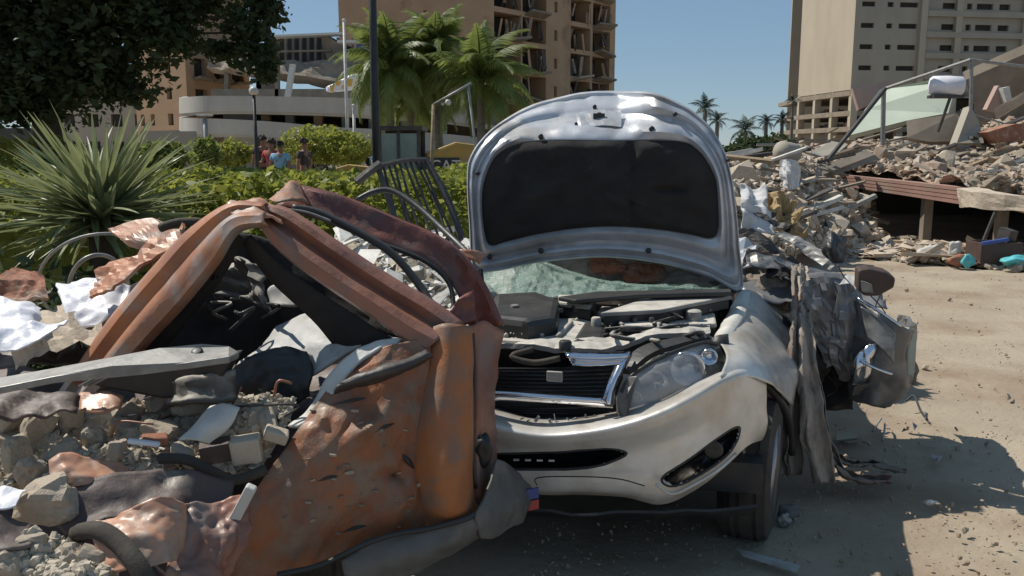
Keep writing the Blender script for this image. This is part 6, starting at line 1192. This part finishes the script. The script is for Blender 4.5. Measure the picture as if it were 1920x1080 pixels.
m = MB(); m.tube(curve([W(*p) for p in ((520, 1078, 2.3), (600, 1060, 2.33), (680, 1022, 2.36), (740, 1002, 2.4), (800, 992, 2.44), (870, 974, 2.5), (892, 962, 2.56))], 30), .009, 6); obj('lower_seam', m, M['black'], oc, smooth=True)
m = MB(); c = W(998, 938, 2.9); m.box(c + Vector((0, 0, .025)), (.05, .006, .04), (0, 0, .5)); st = obj('plate_fragment', m, M['stickerblue'], oc); m = MB(); m.box(c + Vector((0, -.001, -.018)), (.052, .006, .035), (0, 0, .5)); obj('red_band', m, M['stickerred'], st)
wheel(Vector((W(600, 1080, 2.75).x, 2.85, .28)), .29, .2, .9, oc)
m = MB(); m.prism([Vector((-1.9, 2.3, .35)), Vector((-.8, 2.5, .35)), Vector((-.65, 3.0, .35)), Vector((-1.9, 3.6, .35))], (0, 0, -.1)); obj('underbody', m, M['black'], oc)
m = MB(); m.tube(curve([W(*p) for p in ((145, 1000, 2.05), (185, 995, 2.0), (225, 1020, 1.96), (258, 1060, 1.92), (285, 1110, 1.9))], 20), .024, 9); obj('black_hose', m, M['rubber'], smooth=True, label='thick black hose curling over the salmon panel at the lower left', cat='hose')
# rubble in the orange car
rows = [[(-60, 780, 2.75), (120, 770, 2.7), (330, 750, 2.7), (470, 745, 2.65), (560, 760, 2.6)], [(-60, 840, 2.55), (120, 840, 2.5), (300, 820, 2.5), (430, 820, 2.5), (520, 830, 2.5)], [(-60, 920, 2.35), (60, 915, 2.32), (200, 905, 2.35), (350, 885, 2.4), (470, 880, 2.42)]]
g6 = sheet(rows, 40, 24, .07, 5, 4); obj('rubble_bed', g6, M['concf'], label='bed of broken concrete lying in the orange car', cat='rubble', kind='stuff')
scatter_stuff('crushed_concrete', g6.grid, 1500, .006, .024, M['concf'], 'crushed grey concrete lying in the orange car', seed=51)
scatter_stuff('pale_grit', g6.grid, 1100, .006, .024, M['concf'], 'pale grit lying between the lumps in the orange car', seed=52)
g7 = sheet([[(-40, 1010, 1.98), (60, 1010, 2.0), (150, 1010, 2.03), (210, 1060, 2.0)], [(-40, 1110, 1.86), (60, 1110, 1.86), (150, 1110, 1.88), (210, 1110, 1.9)]], 20, 12, .05, 5, 4); obj('rubble_bed', g7, M['conc'], label='crushed concrete in the lower left corner', cat='rubble', kind='stuff')
scatter_stuff('crushed_concrete', g7.grid, 700, .008, .03, M['concf'], 'crushed grey concrete grit in the lower left corner', seed=53)
g8 = sheet([[(20, 585, 3.5), (100, 570, 3.5), (200, 560, 3.5)], [(20, 680, 3.0), (100, 660, 3.0), (190, 650, 3.0)]], 16, 12, .08, 5, 4); obj('rubble_bed', g8, M['conc2'], label='dusty rubble between the white plastic sheets', cat='rubble', kind='stuff')
big = [rmesh(d, M[k], 'concrete_lump') for d in ROCKS2[:4] for k in ('concf', 'conc2')]
spots = [(245, 780, .055, 2.62), (300, 765, .06, 2.66), (360, 760, .06, 2.62), (300, 812, .055, 2.5), (430, 765, .05, 2.6), (490, 780, .055, 2.56), (505, 800, .05, 2.52), (180, 820, .05, 2.5), (70, 800, .06, 2.55), (30, 850, .055, 2.45), (120, 850, .05, 2.42), (20, 780, .06, 2.6), (90, 940, .085, 2.12), (150, 870, .04, 2.4), (60, 890, .06, 2.35), (220, 850, .04, 2.4), (400, 800, .05, 2.5), (340, 850, .04, 2.4), (60, 1040, .05, 1.97), (130, 1060, .05, 1.97), (180, 1050, .04, 1.96), (20, 1070, .05, 1.9), (230, 800, .05, 2.55), (130, 780, .05, 2.6)]
lb24 = {12: 'large concrete lump beside the curved salmon panel', 0: 'concrete lump right under the bracket of the metal rail, left of the others'}
for i, (x, y, s, Y) in enumerate(spots):
    me_ = rc.choice(big); place('concrete_lump', me_, W(x, y, Y), s, rot3(rc), lb24.get(i, desc(me_) + ' concrete lump ' + ('in the lower left corner' if y > 1000 else 'below the bracket of the metal rail' if x > 200 and y < 830 else 'at the left below the metal rail' if y < 830 else 'just above the dark torn panel')), 'rubble', None if i in lb24 else 'concrete lumps in the orange car')
sm_ = [rmesh(d, M[k_], 'scrap') for d in ROCKS for k_ in ('brick', 'salmon', 'conc2', 'offwhite')]
mt_l = {'broken_brick': 'red brick crumb', 'sunlit_salmon_orange': 'salmon-coloured flake', 'pale_concrete': 'pale concrete crumb', 'dirty_white': 'white plaster crumb'}
for i in range(70):
    p_ = on(g6.grid, rc.random(), rc.random()); me_ = rc.choice(sm_); k_ = rc.uniform(.008, .028)
    place('scrap', me_, p_ + Vector((0, 0, .012)), (k_ * rc.uniform(1, 2.2), k_, k_ * rc.uniform(.3, .8)), (rc.uniform(-.5, .5), rc.uniform(-.5, .5), rc.uniform(0, 6)), mt_l[me_.materials[0].name] + ' lying on the rubble inside the orange car, ' + ('left part' if pxof(p_) < 200 else 'right part'), 'rubble', 'crumbs on the rubble in the orange car')
for i in range(7):
    p_ = on(g6.grid, rc.random(), rc.random()); a_ = p_ + Vector((0, 0, .02)); m = MB(); m.tube(curve([a_, a_ + Vector((rc.uniform(-.1, .1), 0, .05)), a_ + Vector((rc.uniform(-.22, .22), rc.uniform(-.05, .05), rc.uniform(0, .06)))], 10), rc.uniform(.0025, .005), 5)
    obj('bent_rebar', m, M[rc.choice(['darksteel', 'rustb'])], smooth=True, label='thin bent rod sticking out of the rubble in the orange car', cat='rod', group='bent rods in the orange car')
# yellowish blocks
def block(px, py, Y, size, rot, mat, label, cat='brick'):
    m = MB(); m.box(W(px, py, Y), size, rot); return obj('broken_block', m, M[mat], label=label, cat=cat, bevel=.006)
block(462, 842, 2.42, (.085, .06, .075), (.1, -.1, .2), 'conc2', 'square cream block with a brown face beside the orange quarter panel')
block(405, 845, 2.45, (.09, .06, .06), (.1, -.1, .3), 'maroon', 'brown block left of the square cream block')
block(518, 815, 2.46, (.07, .05, .035), (.2, .4, .3), 'conc2', 'thin cream shard leaning on the orange quarter panel')
block(455, 945, 2.2, (.03, .03, .12), (.1, .5, .1), 'offwhite', 'narrow pale shard standing against the orange panel, low left')
block(290, 825, 2.42, (.07, .04, .03), (.2, .1, .5), 'brick', 'orange brick bit beside the pale curved strip')
block(270, 830, 2.38, (.09, .02, .015), (.1, .2, .2), 'white', 'white sliver beside the orange brick bit')
m = sheet([[(395, 762, 2.46), (420, 758, 2.46), (450, 766, 2.46)], [(370, 790, 2.42), (400, 790, 2.4), (430, 800, 2.42)], [(335, 825, 2.38), (365, 825, 2.36), (390, 832, 2.38)]], 16, 20, .015, 5, 3); obj('plastic_strip', m, M['offwhite'], solid=.008, smooth=True, label='curved pale grey plastic strip lying across the rubble in the orange car', cat='trim')
m = MB(); m.tube(curve([W(*p) for p in ((300, 860, 2.34), (350, 862, 2.34), (400, 885, 2.34), (440, 900, 2.36), (500, 880, 2.4))], 20), .016, 8); obj('black_hose', m, M['rubber'], smooth=True, label='black hose lying in front of the cream blocks', cat='hose')
# white plastics
for (rows, lb, seed) in (([[(112, 536, 3.6), (150, 530, 3.5), (200, 528, 3.5), (245, 538, 3.5)], [(120, 575, 3.4), (160, 580, 3.35), (200, 575, 3.35), (240, 565, 3.4)], [(125, 600, 3.3), (160, 610, 3.25), (200, 600, 3.25), (235, 585, 3.3)]], 'crumpled bluish white plastic sheet beside the lit pillar', 3),
                         ([[(-60, 558, 3.3), (0, 552, 3.2), (60, 560, 3.2), (80, 570, 3.2)], [(-60, 600, 3.1), (0, 600, 3.05), (50, 600, 3.05), (70, 605, 3.1)], [(-60, 640, 2.9), (0, 635, 2.9), (30, 630, 2.9), (60, 625, 2.95)]], 'crumpled white cloth at the left edge above the metal rail', 5),
                         ([[(-60, 625, 2.75), (20, 620, 2.75), (90, 612, 2.78), (130, 608, 2.8)], [(-60, 660, 2.65), (0, 655, 2.65), (60, 640, 2.66), (110, 630, 2.7)]], 'flat white sheet at the left edge right above the metal rail', 6),
                         ([[(-60, 930, 2.1), (10, 928, 2.1), (52, 930, 2.1)], [(-60, 970, 2.0), (0, 968, 2.0), (30, 962, 2.02)]], 'small white plastic piece at the left edge near the dark lump', 7)):
    m = sheet(rows, 34, 28, .06, 3.5, seed); obj('plastic_sheet', m, M['white'], solid=.004, smooth=True, label=lb, cat='sheet')
# terracotta plate, pinkish plate, hoops
m = sheet([[(205, 436, 3.7), (240, 418, 3.8), (285, 416, 3.8), (345, 438, 3.7)], [(225, 446, 3.6), (250, 446, 3.55), (300, 448, 3.5), (330, 446, 3.55)], [(250, 460, 3.55), (275, 470, 3.5), (300, 465, 3.5), (320, 452, 3.55)]], 20, 14, .03, 5, 3); obj('panel_scrap', m, M['salmon'], solid=.015, label='sunlit salmon panel scrap in front of the yucca foot', cat='panel')
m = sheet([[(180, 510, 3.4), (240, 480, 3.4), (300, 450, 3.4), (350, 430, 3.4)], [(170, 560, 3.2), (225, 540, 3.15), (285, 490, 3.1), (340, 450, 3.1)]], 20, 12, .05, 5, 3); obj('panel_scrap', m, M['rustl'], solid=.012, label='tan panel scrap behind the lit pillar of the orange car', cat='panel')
m = sheet([[(-60, 520, 3.6), (30, 512, 3.6), (80, 515, 3.6)], [(-60, 565, 3.4), (30, 565, 3.4), (90, 560, 3.4)]], 20, 12, .05, 5, 3); obj('panel_scrap', m, M['brick'], solid=.015, label='pinkish panel scrap at the left edge below the yucca', cat='panel')
def hoop(cx_, cy_, rx, ry, Y, r, label, mat='steel'):
    pts = [W(cx_ + rx * math.cos(a), cy_ + ry * math.sin(a), Y + .25 * math.sin(a + .6)) for a in [k * math.pi / 24 for k in range(48)]]; m = MB(); m.tube(pts, r, 7, True); obj('metal_hoop', m, M[mat], smooth=True, label=label, cat='hoop')
hoop(200, 530, 128, 92, 4.3, .008, 'large thin grey hoop below the yucca')
hoop(185, 540, 55, 62, 4.1, .010, 'small thick hoop inside the large thin one')
m = MB(); m.tube(curve([W(*p) for p in ((300, 428, 3.5), (330, 418, 3.5), (370, 416, 3.5), (400, 425, 3.5))], 16), .018, 8); obj('black_hose', m, M['rubber'], smooth=True, label='short black hose left of the pillar top', cat='hose')
# dark undergrowth below yucca
m = leaf_cloud(lambda r, n: np.column_stack([r.uniform(-5.2, -2.2, n), r.uniform(5.4, 7.2, n), np.abs(r.normal(0, .28, n))]), 9000, .05, 8); obj('ground_ivy', m, M['leaft'], label='dark low undergrowth around the foot of the yucca', cat='undergrowth', kind='stuff')
# ------------------------------------------------------------------ ground litter
gg = [[G(1440, 1090), G(2100, 1090)], [G(1560, 800), G(2100, 800)], [G(1600, 500), G(2100, 520)]]
scatter_stuff('gravel', gg, 900, .004, .018, M['ground'], 'loose gravel strewn over the dusty ground', seed=61, cat='gravel')
scatter_stuff('dark_gravel', gg, 350, .004, .02, M['conc3'], 'loose brown gravel on the dusty ground', seed=62, cat='gravel')
gg = [[G(980, 1090), G(1500, 1090)], [G(980, 990), G(1560, 900)]]
scatter_stuff('gravel', gg, 350, .004, .012, M['ground'], 'loose gravel in the shade before the silver car', seed=63, cat='gravel')
P_ = [G(1380, 1035), G(1500, 1068), G(1492, 1080), G(1392, 1048)]; m = MB(); m.prism([p + Vector((0, 0, .012)) for p in P_], (0, 0, .006)); obj('paper_strip', m, M['lightgrey'], label='flat pale strip of card lying in the shadow at the bottom', cat='card')
blob('plastic_scrap', 1470, 975, 3.5, .03, .03, 'steel', 'crumpled shiny scrap behind the front wheel of the silver car', 'scrap', 3)
blob('plastic_scrap', 1480, 960, 3.55, .05, .035, 'teal' if False else 'greybumper', 'dark crumpled plastic scrap behind the front wheel', 'scrap', 5)
blob('plastic_scrap', 1745, 942, G(1745, 945).y, .03, .012, 'offwhite', 'small white scrap at the edge of the shadow', 'scrap', 7)
P_ = [G(1570, 815), G(1610, 810), G(1608, 826), G(1568, 830)]; m = MB(); m.prism([p + Vector((0, 0, .01)) for p in P_], (0, 0, .005)); obj('paper_strip', m, M['cabglass'], label='pale bluish scrap in the shadow under the open door', cat='card')
m = MB(); m.tube(curve([G(1698, 764) + Vector((0, 0, .04)), G(1712, 762) + Vector((0, 0, .07)), G(1725, 778) + Vector((0, 0, .03)), G(1738, 790) + Vector((0, 0, .01))], 12), .007, 6); obj('bent_wire', m, M['black'], smooth=True, label='bent black wire on the ground right of the open door', cat='wire')
m = MB(); m.tube(curve([G(1636, 812) + Vector((0, 0, .01)), G(1652, 800) + Vector((0, 0, .05)), G(1658, 815) + Vector((0, 0, .05)), G(1654, 830) + Vector((0, 0, .01))], 12), .006, 6); obj('bent_wire', m, M['steel'], smooth=True, label='pale curved wire standing up beside the shadow', cat='wire')
for i, (x, y) in enumerate([(1850, 833), (1735, 690), (1780, 562), (1420 + 400, 572), (1700, 545), (1835, 622), (1760, 950), (1890, 745)]):
    place('ground_stone', cm[i], G(x, y) + Vector((0, 0, .005)), rc.uniform(.02, .04), rot3(rc), 'small stone lying alone on the sunlit dust', 'stone', 'single stones on the dusty ground')
